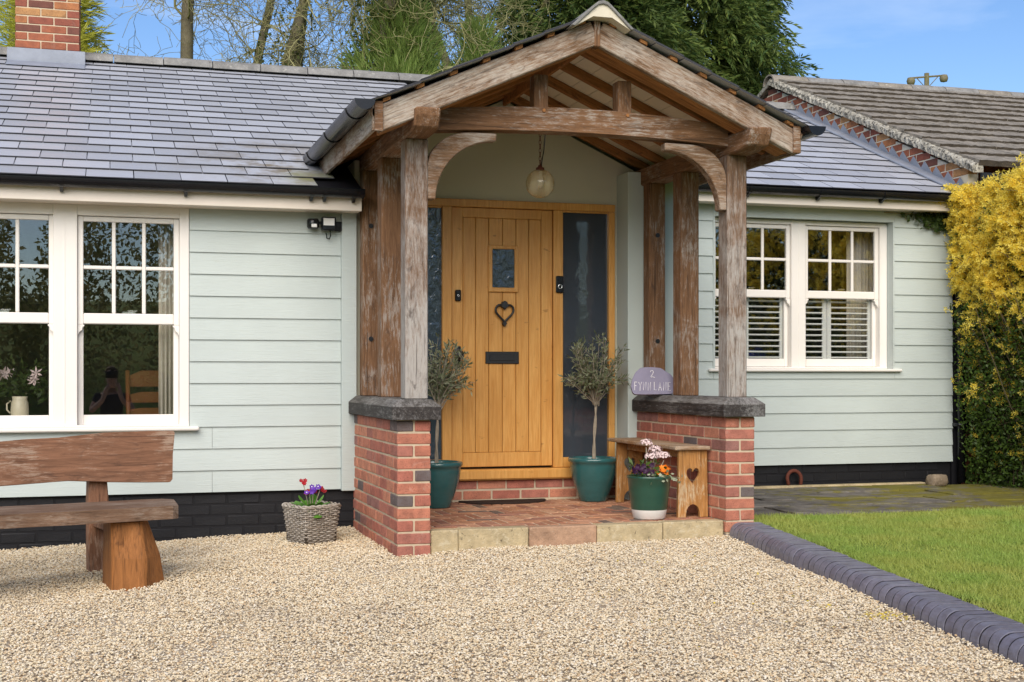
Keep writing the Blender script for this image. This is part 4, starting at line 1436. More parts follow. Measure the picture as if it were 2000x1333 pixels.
MB().add([(XG, YA, ZA), (16, YA, ZA), (16, 17.3, nz(17.3)), (XG, 17.3, nz(17.3))], [(0, 1, 2, 3)]).build('rear_slope', MAT['conc_tile'], nt)
for i in range(12):
    ridge_tile(nt, XG - .06 + i * .452, XG - .06 + i * .452 + .444, YA, ZA - .045 + random.uniform(-.005, .005), MAT['ridge_tile'] if i % 3 else MAT['conc_tile'], .135, .85)
    MB().box(XG - .06 + i * .452 + .444, XG - .06 + (i + 1) * .452, YA - .085, YA + .085, ZA - .08, ZA + .042).build('joint', MAT['black_joint'], nt)
eg = part('eaves', nb, (9, 9.9, 2.8))
gutter(eg, XG + .06, 15., YE - .06, 2.79, .058, brs=(7.6, 8.5, 9.4))
box('fascia_board', MAT['iron'], eg, XG + .06, 15., YE + .005, YE + .03, 2.68, 2.84)
MB().tube([(XG + .12, YE - .06, 2.74), (XG + .12, YE - .05, 2.66), (XG + .13, YE + .06, 2.60), (XG + .13, YE + .08, 2.3)], .035, 10).build('downpipe', MAT['plastic'], eg, 0, True)

# ================================================================== furniture
# ---- rustic bench
bn = thing('garden_bench', 'rustic oak slab bench with live-edge backrest below the window', 'bench', (.36, 7.36, gz(0, 7.5)), R(15))
BM = WM[bn.name]
def bbuild(mb, name, mat, bev=.01, jit=0.):
    return mb.build(name, mat, bn, bev, M=BM, jit=jit)
zs = .432
def wavy(x0, x1, y, amp, n, ph, rev=False):
    pts = [(x0 + (x1 - x0) * i / n, y + amp * math.sin(ph + i * .9) + amp * .5 * math.sin(i * 2.1 + ph)) for i in range(n + 1)]
    return pts[::-1] if rev else pts
seat = wavy(-1.75, -.035, .0, .008, 16, .4) + [(.0, .03), (.085, .38)] + wavy(-1.75, .04, .455, .006, 16, 1.4, True)
bbuild(MB().prism(seat, zs - .070, zs, 'z'), 'seat', MAT['oak_seat'], .012)
# leaning backrest slab
LB = BM @ T(.185, .72, .518) @ Matrix.Rotation(R(-7), 4, 'X')
back = [(-1.95, .03), (-1.5, .025), (-1.1, -.002), (-.85, .006), (-.6, .016), (-.35, -.002), (-.15, -.012), (-.02, -.016), (-.006, .0), (.002, .15), (.018, .272), (.010, .286), (-.15, .288), (-.4, .284), (-.65, .262), (-.85, .256), (-1.1, .238), (-1.5, .24), (-1.95, .225)]
MB().prism(back, -.022, .022, 'y').build('backrest', MAT['oak_bench'], bn, .008, M=LB)
mi = (Matrix.Rotation(R(-90), 4, 'Y')).inverted()
Mv = BM @ Matrix.Rotation(R(-90), 4, 'Y')
for xo in (-.24, -1.35):
    # rear upright slab
    up_ = [(xo - .058, -.02), (xo + .060, -.02), (xo + .062, .40), (xo + .050, .60), (xo - .046, .60), (xo - .054, .40)]
    g = MB().prism(up_, .748, .82, 'y', Matrix.Identity(4))
    g.v = [(x, y + (z - .40) * .06, z) for x, y, z in g.v]
    g.v = [tuple(mi @ Vector(p)) for p in g.v]
    g.build('rear_leg', MAT['oak_bench'], bn, .007, M=Mv)
    bbuild(MB().box(xo - .03, xo + .03, .30, .75, zs - .17, zs - .07), 'cross_rail', MAT['oak_bench'], .006)
    # front trunk leg, wider at the foot
    xf = xo - .11
    vs = [(xf + .0, .05, -.02), (xf + .17, .0, -.02), (xf + .315, .13, -.02), (xf + .30, .36, -.02), (xf + .03, .36, -.02),
          (xf + .002, .055, .16), (xf + .168, .01, .16), (xf + .285, .13, .16), (xf + .27, .35, .16), (xf + .03, .35, .16),
          (xf + .0, .07, zs - .070), (xf + .15, .05, zs - .070), (xf + .215, .14, zs - .070), (xf + .20, .33, zs - .070), (xf + .03, .33, zs - .070)]
    fs = [(4, 3, 2, 1, 0), (10, 11, 12, 13, 14)]
    for b in (0, 5):
        for i in range(5):
            j = (i + 1) % 5
            fs.append((b + i, b + j, b + 5 + j, b + 5 + i))
    g = MB().add([mi @ Vector(p) for p in vs], fs)
    g.build('front_leg', MAT['oak_leg'], bn, .012, M=Mv)

# ---- porch bench with heart cut-outs
pb = thing('heart_bench', 'small worn pine bench with heart cut-outs against the right brick pier', 'bench', (3.69, 8.1, FZ))
MB().prism([(3.548, 8.045), (3.795, 8.030), (3.797, 9.30), (3.552, 9.31)], .583, .608, 'z').build('seat', MAT['pine_top'], pb, .005, M=None)
def hleg(y0, y1):
    xc = 3.686; w = .108
    zb, ztp = FZ + .001, .582
    o = [(xc - w, zb), (xc - w * .46, zb)]
    for i in range(9):
        t = math.pi * i / 8
        o.append((xc - w * .46 * math.cos(t), zb + .02 + .066 * math.sin(t)))
    o += [(xc + w * .46, zb), (xc + w, zb), (xc + w * .94, ztp), (xc - w * .94, ztp)]
    h = []
    for i in range(24):
        a, b = heart(2 * math.pi * i / 24, .050, .068)
        h.append((xc + a, .415 + b))
    M = T(0, 0, 0) @ Matrix.Rotation(R(-90), 4, 'Y')
    mi = M.inverted()
    g = MB().prism([o, h[::-1]], y0, y1, 'y')
    g.v = [tuple(mi @ Vector(p)) for p in g.v]
    return g.build('leg', MAT['pine'], pb, .003, M=M)
hleg(8.072, 8.098); hleg(9.18, 9.206)
box('stretcher', MAT['pine'], pb, 3.66, 3.71, 8.098, 9.18, .525, .582, .003)

# ---- house sign: a rounded piece of purple slate with chalked lettering
sg = thing('house_sign', 'purple slate stone lettered 2 FYNN LANE standing on the right pier cap', 'sign', (3.752, 8.90, .935), R(-16))
SM = WM[sg.name] @ Matrix.Rotation(R(-10), 4, 'X')
ol = [(-.150, .012), (-.135, .0), (-.06, -.002), (.05, .001), (.13, .002), (.158, .016), (.166, .06), (.160, .10), (.128, .145), (.085, .172), (.055, .192), (.0, .198), (-.06, .198), (-.095, .190), (-.128, .160), (-.152, .110), (-.163, .06)]
stone = MB().prism(ol, -.02, .02, 'y').build('stone', MAT['purple_slate'], sg, .010, seg=2, M=SM)
ST = {'F': [[(0, 0), (.02, 1)], [(0, 1), (.75, .98)], [(0, .55), (.55, .56)]], 'Y': [[(0, 1), (.38, .5), (.78, 1.02)], [(.38, .5), (.3, -.05)]],
      'N': [[(0, 0), (.06, 1), (.62, 0), (.70, 1)]], 'L': [[(.02, 1), (0, 0), (.6, .02)]], 'A': [[(0, 0), (.36, 1), (.7, 0)], [(.14, .36), (.58, .38)]],
      'E': [[(.68, 1), (.03, 1), (0, 0), (.7, .02)], [(0, .52), (.52, .53)]], '2': [[(.05, .78), (.2, .98), (.5, 1.), (.66, .78), (.5, .5), (.1, .08), (.2, .02), (.45, .1), (.95, .0)]]}
def letter(ch, x, z, w, h):
    lt = MB()
    for ln in ST[ch]:
        lt.tube([(x + a * w, -.0215, z + b * h) for a, b in ln], .0024, 5)
    lt.build('letter', MAT['chalk'], stone, M=SM)
letter('2', -.022, .122, .036, .052)
xp = -.136
for chh, w in (('F', .024), ('Y', .028), ('N', .028), ('N', .028), (' ', .006), ('L', .026), ('A', .029), ('N', .028), ('E', .026)):
    if chh != ' ':
        letter(chh, xp, .028 + random.uniform(-.002, .002), w, .060)
    xp += w + .0055

# ---- door mat
dm = MB()
pts = [(2.455 + .335 + .335 * math.cos(t), 9.50 - .235 * math.sin(t)) for t in [math.pi * i / 20 for i in range(21)]]
tag(MB().prism(pts, FZ + .001, FZ + .014, 'z').build('door_mat', MAT['mat'], None, .004), 'dark half-moon mat on the porch floor below the door', 'mat')

# ---- pots
def lathe_obj(name, prof, c, mat, parent, ns=40, smooth=True):
    return MB().lathe(prof, (0, 0, 0), ns).build(name, mat, parent, 0, smooth, M=T(*c))
def teal_pot(label, x, y):
    t = thing('glazed_pot', label, 'pot', (x, y, FZ), 0, 'teal pots beside the door')
    prof = [(0, .002), (.098, .002), (.104, .008), (.116, .05), (.145, .13), (.166, .20), (.175, .262), (.174, .285), (.183, .292), (.190, .304), (.190, .316), (.182, .326), (.170, .326), (.162, .316), (.158, .285), (.150, .27)]
    lathe_obj('body', prof, (x, y, FZ), MAT['teal'], t)
    lathe_obj('soil', [(0, .278), (.08, .283), (.154, .276)], (x, y, FZ), MAT['soil'], t, 24)
    return t
PR_ = (3.452, 9.335); PL_ = (2.215, 9.20)
teal_pot('teal glazed pot in front of the right side window', *PR_)
teal_pot('teal glazed pot half hidden behind the left brick pier', *PL_)
gp = thing('enamel_pot', 'dark green pot with white foot at the front of the porch floor', 'pot', (3.385, 8.10, FZ))
lathe_obj('body', [(.117, .062), (.122, .10), (.134, .20), (.140, .262), (.146, .268), (.146, .280), (.138, .283), (.132, .276), (.126, .23)], (3.385, 8.10, FZ), MAT['green_pot'], gp)
lathe_obj('foot', [(0, .002), (.100, .002), (.105, .006), (.1172, .062)], (3.385, 8.10, FZ), MAT['white_pot'], gp)
lathe_obj('soil', [(0, .246), (.132, .240)], (3.385, 8.10, FZ), MAT['soil'], gp, 24)

# ---- wicker basket
WX, WY = 1.262, 8.72
wz = gz(WX, WY)
wk = thing('wicker_basket', 'grey woven wicker basket on the gravel by the left pier', 'basket', (WX, WY, wz), R(24))
KM = WM[wk.name]
def sq(t, h):       # rounded square outline at height fraction h
    r_ = .118 + .026 * h
    a = 2 * math.pi * t
    c_, s_ = math.cos(a), math.sin(a)
    p = 7.
    k = (abs(c_) ** p + abs(s_) ** p) ** (-1 / p)
    return (r_ * k * c_, r_ * k * s_)
nst = 32
stk = MB()
for i in range(nst):
    stk.tube([(*sq(i / nst, 0), .0), (*sq(i / nst, .5), .12), (*sq(i / nst, 1.), .236)], .0042, 5)
stk.build('stakes', MAT['wicker'], wk, 0, True, M=KM)
for r in range(19):
    h = r / 18.
    w_ = MB(); P = []
    for i in range(nst * 4):
        x_, y_ = sq(i / (nst * 4), h)
        k = 1 + .034 * (1 if r % 2 else -1) * math.cos(math.pi * i / 4)
        P.append((x_ * k, y_ * k, .008 + h * .222 + .0012 * math.sin(i * .7 + r)))
    w_.tube(P, .0056, 5, closed=True).build('strand', MAT['wicker'], wk, 0, True, M=KM)
rim = MB()
for ph in (0, math.pi):
    P = []
    for i in range(nst * 4):
        x_, y_ = sq(i / (nst * 4), 1.04)
        P.append((x_ * (1 + .03 * math.sin(i * .55 + ph)), y_ * (1 + .03 * math.sin(i * .55 + ph)), .238 + .007 * math.cos(i * .55 + ph)))
    rim.tube(P, .0075, 6, closed=True)
rim.build('rim', MAT['wicker'], wk, 0, True, M=KM)
MB().box(-.118, .118, -.118, .118, .01, .20).build('liner', MAT['soil'], wk, M=KM)

# ---- floodlight with sensor
fd = thing('floodlight', 'black floodlight with motion sensor on the weatherboard under the eaves', 'light', (1.43, 9.31, 2.1))
YW = 9.318
box('bracket', MAT['plastic'], fd, 1.47, 1.558, YW - .03, YW, 2.085, 2.152, .004)
hdm = MB().box(1.408, 1.508, YW - .085, YW - .03, 2.085, 2.178).build('lamp_head', MAT['plastic'], fd, .006)
box('lamp_glass', MAT['shutter'], fd, 1.420, 1.496, YW - .0865, YW - .085, 2.118, 2.168)
MB().lathe([(0, -.036), (.034, -.034), (.042, -.022), (.042, .022), (.036, .034), (0, .038)], (1.350, YW - .06, 2.128), 20).build('sensor', MAT['plastic'], fd, 0, True)
box('sensor_lens', MAT['shutter'], fd, 1.334, 1.372, YW - .106, YW - .098, 2.100, 2.124, .003)
MB().tube([(1.39, YW - .06, 2.135), (1.41, YW - .06, 2.135)], .012, 8).build('arm', MAT['plastic'], fd)
MB().tube([(1.47, YW - .05, 2.088), (1.474, YW - .05, 2.05), (1.468, YW - .035, 2.028), (1.452, YW - .02, 2.035), (1.45, YW - .01, 2.07)], .004, 6).build('cable', MAT['plastic'], fd, 0, True)

# ---- bells
b1 = thing('door_bell', 'black video door bell on the right door post', 'door bell', (3.252, 9.54, 1.70))
box('case', MAT['plastic'], b1, 3.226, 3.284, YD - .022, YD - .0005, 1.698, 1.826, .006)
MB().lathe([(.011, 0), (.0145, .003), (.018, 0)], (0, 0, 0), 20).build('button_ring', MAT['chrome'], b1, 0, True, M=T(3.256, YD - .0225, 1.745) @ Matrix.Rotation(R(90), 4, 'X'))
b2 = thing('door_lock', 'small black lock box on the left edge of the door', 'lock', (2.465, 9.55, 1.62))
box('case', MAT['plastic'], b2, 2.444, 2.488, YP - .026, YP - .0005, 1.625, 1.708, .006)
MB().lathe([(.004, 0), (.006, .002), (.008, 0)], (0, 0, 0), 16).build('button_ring', MAT['chrome'], b2, 0, True, M=T(2.466, YP - .0265, 1.665) @ Matrix.Rotation(R(90), 4, 'X'))

# ---- globe pendant
gl = thing('globe_lamp', 'amber glass globe lamp hanging on a chain inside the porch', 'lamp', (2.796, 8.6, 2.28))
gc = (2.796, 8.60, 2.377)
gpf = []
for i in range(25):
    t = R(12) + (math.pi - R(12)) * i / 24
    gpf.append((.098 * math.sin(t), .098 * math.cos(t)))
g_ = MB().lathe(gpf, (0, 0, 0), 40)
g_.v = [(x * (1 + .012 * math.cos(20 * math.atan2(y, x))), y * (1 + .012 * math.cos(20 * math.atan2(y, x))), z) for x, y, z in g_.v]
g_.build('globe', MAT['globe'], gl, 0, True, M=T(*gc))
MB().lathe([(0, .128), (.012, .126), (.016, .112), (.028, .108), (.030, .088), (.024, .086), (0, .086)], gc, 20).build('gallery', MAT['rust'], gl, 0, True)
MB().lathe([(0, -.03), (.022, -.02), (.026, .0), (.018, .03), (.014, .06), (.016, .088)], gc, 16).build('bulb', MAT['white_pot'], gl, 0, True)
z = gc[2] + .128
i = 0
while z < 3.03:
    a = 0 if i % 2 else R(90)
    P = [(gc[0] + .0075 * math.cos(t) * math.cos(a), gc[1] + .0075 * math.cos(t) * math.sin(a), z + .014 + .017 * math.sin(t)) for t in [2 * math.pi * k / 10 for k in range(10)]]
    MB().tube(P, .0024, 5, closed=True).build('chain_link', MAT['rust'], gl, 0, True)
    z += .0275; i += 1
MB().tube([(gc[0] + .004, gc[1] - .01, gc[2] + .12), (gc[0] + .022, gc[1] - .012, 2.60), (gc[0] + .034, gc[1] - .01, 2.72), (gc[0] + .03, gc[1], 2.86), (gc[0] + .02, gc[1], 3.06)], .0042, 6).build('flex', MAT['plastic'], gl, 0, True)
MB().lathe([(0, 3.03), (.03, 3.035), (.035, 3.055), (0, 3.056)], (gc[0] + .02, gc[1], 0), 16).build('ceiling_rose', MAT['rust'], gl, 0, True)

# ---- horseshoe, rock
hs = MB()
hp = []
for i in range(21):
    t = R(-32) + R(244) * i / 20
    hp.append((5.608 + .070 * math.cos(t), 0, .205 + .058 * math.sin(t)))
hp = [(5.552, 0, .128)] + [(5.608 - .066 * math.cos(t), 0, .190 + .066 * math.sin(t)) for t in [math.pi * i / 16 for i in range(17)]] + [(5.664, 0, .128)]
tag(hs.tube([(x, 10.205 + (z - .12) * .12, z) for x, _, z in hp], .016, 8).build('horseshoe', MAT['rust'], None, 0, True), 'rusty horseshoe arch leaning against the black plinth', 'horseshoe')
rk = MB().box(-.085, .085, -.06, .06, -.05, .05).build('rock', MAT['rock'], None, .03, True, 3, T(6.86, 9.98, .165) @ RZ(.15), .006)
tag(rk, 'weathered stone block on the paving by the hedge', 'rock')

# ---- behind the glass
jg = thing('flower_jug', 'cream jug with painted flowers on the window sill', 'jug', (-.592, 9.70, .776))
lathe_obj('body', [(0, 0), (.052, 0), (.058, .01), (.060, .06), (.056, .11), (.048, .135), (.052, .155), (.048, .155), (.044, .13)], (-.592, 9.70, .776), MAT['jug'], jg, 24)
MB().tube([(-.65, 9.70, .90), (-.675, 9.70, .88), (-.675, 9.70, .84), (-.652, 9.70, .815)], .006, 6).build('handle', MAT['jug'], jg, 0, True)
cr = thing('ladderback_chair', 'pine ladder-back chair inside the room', 'chair', (.32, 10.35, .25), R(8))
CM = WM[cr.name]
for xx in (-.19, .19):
    MB().tube([(xx, 0, 0), (xx, 0, .45), (xx, .05, .86)], .017, 8).build('leg', MAT['chair_wood'], cr, 0, True, M=CM)
    MB().tube([(xx, -.38, 0), (xx, -.38, .45)], .017, 8).build('leg', MAT['chair_wood'], cr, 0, True, M=CM)
box('seat', MAT['chair_wood'], cr, -.2, .2, -.40, .02, .43, .46, .01, CM)
for (z0, z1, bow) in ((.52, .57, .01), (.62, .68, .02), (.74, .82, .04)):
    MB().prism([(-.18, z0), (.18, z0), (.18, z1), (.09, z1 + bow), (-.09, z1 + bow), (-.18, z1)], .025 + (z0 - .5) * .1, .037 + (z0 - .5) * .1, 'y').build('slat', MAT['chair_wood'], cr, M=CM)
def curtain(label, x0, x1, y, z0, z1):
    n = 36
    P = [(x0 + (x1 - x0) * i / n, y + .022 * math.sin(i * 1.25) + .008 * math.sin(i * 3.1)) for i in range(n + 1)]
    return tag(MB().prism(P + [(a, b + .004) for a, b in P[::-1]], z0, z1, 'z').build('curtain', MAT['curtain'], None, 0, True), label, 'curtain')
curtain('beige curtain at the right side of the large left window', .325, .52, 9.60, .35, 2.3)
curtain('pale curtain at the right side of the window with shutters', 6.36, 6.62, 10.62, .5, 2.55)
def shutter(label, x0, x1, slats=11):
    t = thing('louvre_shutter', label, 'shutter', ((x0 + x1) / 2, 10.47, 1.15), 0, 'white louvre shutters')
    S = MAT['shutter']; y0, y1 = 10.436, 10.456
    box('stile', S, t, x0, x0 + .04, y0, y1, 1.15, 1.80, .003); box('stile', S, t, x1 - .04, x1, y0, y1, 1.15, 1.80, .003)
    box('rail', S, t, x0 + .04, x1 - .04, y0, y1, 1.15, 1.205, .003); box('rail', S, t, x0 + .04, x1 - .04, y0, y1, 1.755, 1.80, .003)
    for i in range(slats):
        z_ = 1.23 + i * .049
        MB().box(x0 + .04, x1 - .04, -.022, .022, -.0055, .0055, T(0, (y0 + y1) / 2 + .014, z_) @ Matrix.Rotation(R(-6), 4, 'X')).build('slat', S, t)
shutter('louvre shutter panel partly behind the right front porch post', 4.90, 5.235)
shutter('wide louvre shutter panel just right of the front porch post', 5.25, 5.63)
shutter('narrow louvre shutter panel right of the window mullion', 5.76, 6.05)
shutter('louvre shutter panel nearest the hedge', 6.055, 6.50)
bc = MB()
for i in range(9):
    bc.tube([(5.46 + .014 * i, 10.70, 1.20), (5.47 + .014 * i, 10.69, 1.30 + .03 * math.sin(i * .5))], .004, 5)
bc.box(5.22, 5.46, 10.66, 10.8, 1.14, 1.30)
tag(bc.build('cushion', MAT['blue_cloth'], None, .002), 'blue cushion seen through the shutter slats', 'cushion')
# far pole
pole = thing('utility_pole', 'distant wooden utility pole with cross-arm above the neighbouring roof', 'pole', (47.4, 70, -.7))
MB().tube([(47.4, 70, -.7), (47.4, 70, 19.35)], [.2, .15], 10).build('mast', MAT['bark'], pole)
MB().tube([(46.25, 70, 18.98), (48.65, 70, 19.30)], .06, 6).build('cross_arm', MAT['bark'], pole)
MB().tube([(46.7, 70, 19.02), (47.4, 70, 18.4), (48.2, 70, 19.22)], .03, 5).build('stay', MAT['bark'], pole)
for (a, b) in ((46.3, 18.80), (48.6, 19.12)):
    MB().lathe([(0, -.25), (.2, -.2), (.26, 0), (.2, .2), (0, .25)], (a, 70, b), 10).build('insulator', MAT['bark'], pole, 0, True)

# ================================================================== plants
def bez(p0, p1, p2, n=8):
    p0, p1, p2 = (np.array(p, float) for p in (p0, p1, p2))
    t = np.linspace(0, 1, n)[:, None]
    return (1 - t) ** 2 * p0 + 2 * t * (1 - t) * p1 + t ** 2 * p2

def olive(label, base, z_split, c, rx, rz_, ntw, lean):
    """standard olive: a slim twisted stem and a loose crown of slender leaves"""
    t = thing('olive_tree', label, 'olive tree', base, 0, 'olive trees in pots')
    bx, by, bz = base
    stem = MB()
    for ph in (0., 2.6):
        P = [(bx + lean * k / 9 + .006 * math.sin(ph + k * .9), by + .006 * math.cos(ph + k * .9), bz - .06 + (z_split - bz + .06) * k / 9) for k in range(10)]
        stem.tube(P, [.010 - .0004 * k for k in range(10)], 7)
    stem.build('trunk', MAT['stem'], t, 0, True)
    segs, LP, LD = [], [], []
    top = np.array([bx + lean, by, z_split])
    for i in range(ntw):
        d = rdir(1)[0]; d[2] = abs(d[2]) * 1.0 - .25
        d = d / np.linalg.norm(d)
        end = np.array(c) + d * np.array([rx, rx, rz_]) * rng.uniform(.55, 1.08)
        mid = top * .45 + end * .55 + np.array([0, 0, .05]) + rng.normal(0, .03, 3)
        B = bez(top + rng.normal(0, .01, 3), mid, end, 10)
        if d[2] > .1: B[-3:, 2] += np.array([.012, .03, .05])
        else: B[-3:, 2] -= np.array([.01, .025, .045])
        for k in range(9):
            segs.append((B[k], B[k + 1], .0042 - .0003 * k, .0039 - .0003 * k))
        for k in range(2, 10):
            for q in range(3):
                ax = unit(B[min(k + 1, 9)] - B[k - 1])
                side = unit(np.cross(ax, rdir(1)[0]))
                LP.append(B[k] + rng.normal(0, .004, 3)); LD.append(ax * .7 + side * rng.uniform(.5, 1.0))
        for q in range(2):      # short side shoots
            k = rng.integers(4, 9); s0 = B[k]; sd = unit(rdir(1)[0] + unit(B[9] - B[2]) * .8)
            s1 = s0 + sd * rng.uniform(.05, .11)
            segs.append((s0, s1, .0022, .0012))
            for k2 in range(5):
                LP.append(s0 + (s1 - s0) * (k2 + 1) / 5); LD.append(sd * .8 + unit(np.cross(sd, rdir(1)[0])) * .7)
    seg_mesh('branches', segs, 5, MAT['stem'], t)
    n = len(LP)
    leaves('crown', np.array(LP), np.array(LD), rng.uniform(.034, .058, n), rng.uniform(.009, .014, n), MAT['olive_leaf'], t, bend=.06)
    return t
olive('olive tree standing clear in front of the dark right side window', (PR_[0], PR_[1], FZ + .28), .86, (3.47, 9.30, 1.09), .245, .25, 46, .02)
olive('olive tree between the left brick pier and the door', (PL_[0], PL_[1], FZ + .28), .84, (2.30, 9.22, 1.08), .205, .25, 46, .01)

def petals(name, centres, normals, r, k, wid, mat, parent):
    P, Dd, S = [], [], []
    for c_, n_ in zip(centres, normals):
        n_ = unit(np.array(n_, float)); a = unit(np.cross(n_, [0.3, .2, 1.])); b = np.cross(n_, a)
        ph = random.random() * 6.28
        for i in range(k):
            t = ph + 2 * math.pi * i / k
            d = a * math.cos(t) + b * math.sin(t)
            P.append(c_); Dd.append(d + n_ * .25); S.append(np.cross(n_, d))
    return leaves(name, np.array(P), np.array(Dd), r, wid, mat, parent, S=unit(np.array(S)))

# ---- primula in the basket
BZ = wz + .215
pm = thing('primula', 'primula with violet and red flowers and bright green leaves in the wicker basket', 'plant', (WX, WY, BZ - .03))
P, Dd, S = [], [], []
gl_b = MB()
for i in range(19):
    a = i * 2.4; el = random.uniform(.1, 1.05)
    d = np.array([math.cos(a) * math.cos(el), math.sin(a) * math.cos(el), math.sin(el)])
    L_ = random.uniform(.11, .17); w_ = L_ * .42
    s_ = np.array([-math.sin(a), math.cos(a), 0]); n_ = np.cross(s_, d)
    b0 = np.array([WX, WY, BZ - .02]) + d * .02
    rows = []
    for k, (t, wf) in enumerate(((0, .12), (.25, .55), (.5, .95), (.75, 1.), (.92, .6), (1., .08))):
        c_ = b0 + d * L_ * t - np.array([0, 0, 1]) * L_ * .38 * t * t * (1.1 - el * .6)
        rows.append([c_ - s_ * w_ * wf * .5 + n_ * w_ * .16 * wf, c_, c_ + s_ * w_ * wf * .5 + n_ * w_ * .16 * wf])
    vs = [tuple(p) for r_ in rows for p in r_]
    fs = [(3 * k + q, 3 * k + q + 1, 3 * k + q + 4, 3 * k + q + 3) for k in range(5) for q in range(2)]
    gl_b.add(vs, fs)
gl_b.build('leaves', MAT['green_leaf'], pm, 0, False)
stm = MB(); heads = {'violet_petal': [], 'red_petal': []}
for (ex, ey, h, kind) in ((.01, -.02, .125, 'violet_petal'), (-.055, .0, .17, 'red_petal'), (.055, .0, .12, 'red_petal'), (-.01, .03, .11, 'red_petal')):
    top = (WX + ex, WY + ey, BZ + h)
    stm.tube([(WX + ex * .3, WY + ey * .3, BZ), (WX + ex * .7, WY + ey * .6, BZ + h * .6), top], .0032, 6)
    for q in range(9 if kind == 'violet_petal' else 5):
        heads[kind].append(np.array(top) + rng.normal(0, 1, 3) * [.024, .012, .012] * (1 if kind == 'violet_petal' else .7))
stm.build('stalks', MAT['stem'], pm, 0, True)
for kind, cs in heads.items():
    petals('flowers', cs, [np.array([-.2, -1, .5]) + rng.normal(0, .4, 3) for _ in cs], .021 if kind == 'violet_petal' else .017, 6, .016, MAT[kind], pm)
petals('flower_eyes', [c_ + np.array([-.001, -.006, .003]) for c_ in heads['violet_petal'][:5]], [(-.2, -1, .5)] * 5, .0045, 5, .004, MAT['white_petal'], pm)

# ---- flowers in the enamel pot
GX, GY, GZ = 3.385, 8.10, FZ + .25
def leafy(parent, c, r, n, L_, W_, mat, up=.6, name='leaves'):
    P = np.array(c) + rng.normal(0, 1, (n, 3)) * np.array(r)
    Dd = rdir(n); Dd[:, 2] = np.abs(Dd[:, 2]) * up + .15
    return leaves(name, P, Dd, rng.uniform(.7, 1.2, n) * L_, rng.uniform(.8, 1.2, n) * W_, mat, parent, bend=.08)
sk = thing('skimmia', 'skimmia with pale pink flower heads in the green pot', 'plant', (GX + .02, GY + .02, GZ))
cs, ns_ = [], []
ss = MB()
for (ex, ey, h) in ((-.012, .02, .235), (.045, .01, .195), (.105, .0, .150), (.01, -.01, .15), (.065, .03, .165)):
    top = np.array([GX + ex, GY + ey, GZ + h])
    ss.tube([(GX + ex * .4, GY + ey, GZ), tuple(top - [0, 0, .02])], .004, 6)
    for q in range(60):
        d = rdir(1)[0]; d[2] = abs(d[2]) * .9
        cs.append(top + d * np.array([.046, .046, .042]) * rng.uniform(.8, 1.05)); ns_.append(d)
ss.build('stalks', MAT['stem'], sk, 0, True)
petals('flower_heads', cs, ns_, .0085, 5, .0085, MAT['pink_petal'], sk)
leafy(sk, (GX - .03, GY, GZ + .085), (.05, .03, .03), 34, .062, .020, MAT['hedge_leaf'])
op = thing('orange_primrose', 'bright orange primrose at the right rim of the green pot', 'plant', (GX + .085, GY - .04, GZ))
cs = [np.array([GX + .085, GY - .05, GZ + .075]) + rng.normal(0, 1, 3) * [.022, .014, .010] for _ in range(14)]
petals('flowers', cs, [np.array([-.1, -.7, .7]) + rng.normal(0, .5, 3) for _ in cs], .021, 6, .017, MAT['orange_petal'], op)
leafy(op, (GX + .07, GY - .04, GZ + .03), (.025, .02, .012), 22, .045, .018, MAT['green_leaf'])
dpn = thing('dark_pansy', 'plum coloured pansies at the left of the green pot', 'plant', (GX - .06, GY - .03, GZ))
cs = [np.array([GX - .055, GY - .04, GZ + .075]) + rng.normal(0, 1, 3) * [.045, .02, .022] for _ in range(18)]
petals('flowers', cs, [np.array([-.2, -1, .4]) + rng.normal(0, .5, 3) for _ in cs], .021, 5, .020, MAT['dark_petal'], dpn)
leafy(dpn, (GX - .07, GY - .03, GZ + .035), (.035, .025, .014), 90, .024, .010, MAT['hedge_leaf'])
vi = thing('variegated_ivy', 'cream edged ivy trailing over the front rim of the green pot', 'plant', (GX + .04, GY - .1, GZ))
n = 46
P = np.array([GX + .045, GY - .125, GZ + .028]) + rng.normal(0, 1, (n, 3)) * [.048, .012, .014]
P[:10] += [.07, .02, -.02]
Dd = rng.normal(0, 1, (n, 3)) * [1, .5, .6] + [0, -.3, 0]
leaves('leaves', P, Dd, .026, .024, MAT['varieg'], vi)

# ---- flowers in the jug
fj = thing('cut_flowers', 'leafy bunch of pink flowers in the cream jug', 'flowers', (-.592, 9.70, .93))
leafy(fj, (-.56, 9.72, 1.0), (.10, .05, .06), 260, .075, .022, MAT['ivy'], .8)
cs = [np.array([-.50, 9.66, 1.05]) + rng.normal(0, 1, 3) * [.03, .02, .02] for _ in range(5)] + [np.array([-.66, 9.68, 1.08]) + rng.normal(0, 1, 3) * [.06, .03, .02] for _ in range(6)]
petals('flowers', cs, [np.array([0, -1, .6]) + rng.normal(0, .5, 3) for _ in cs], .05, 6, .014, MAT['pink_petal'], fj)

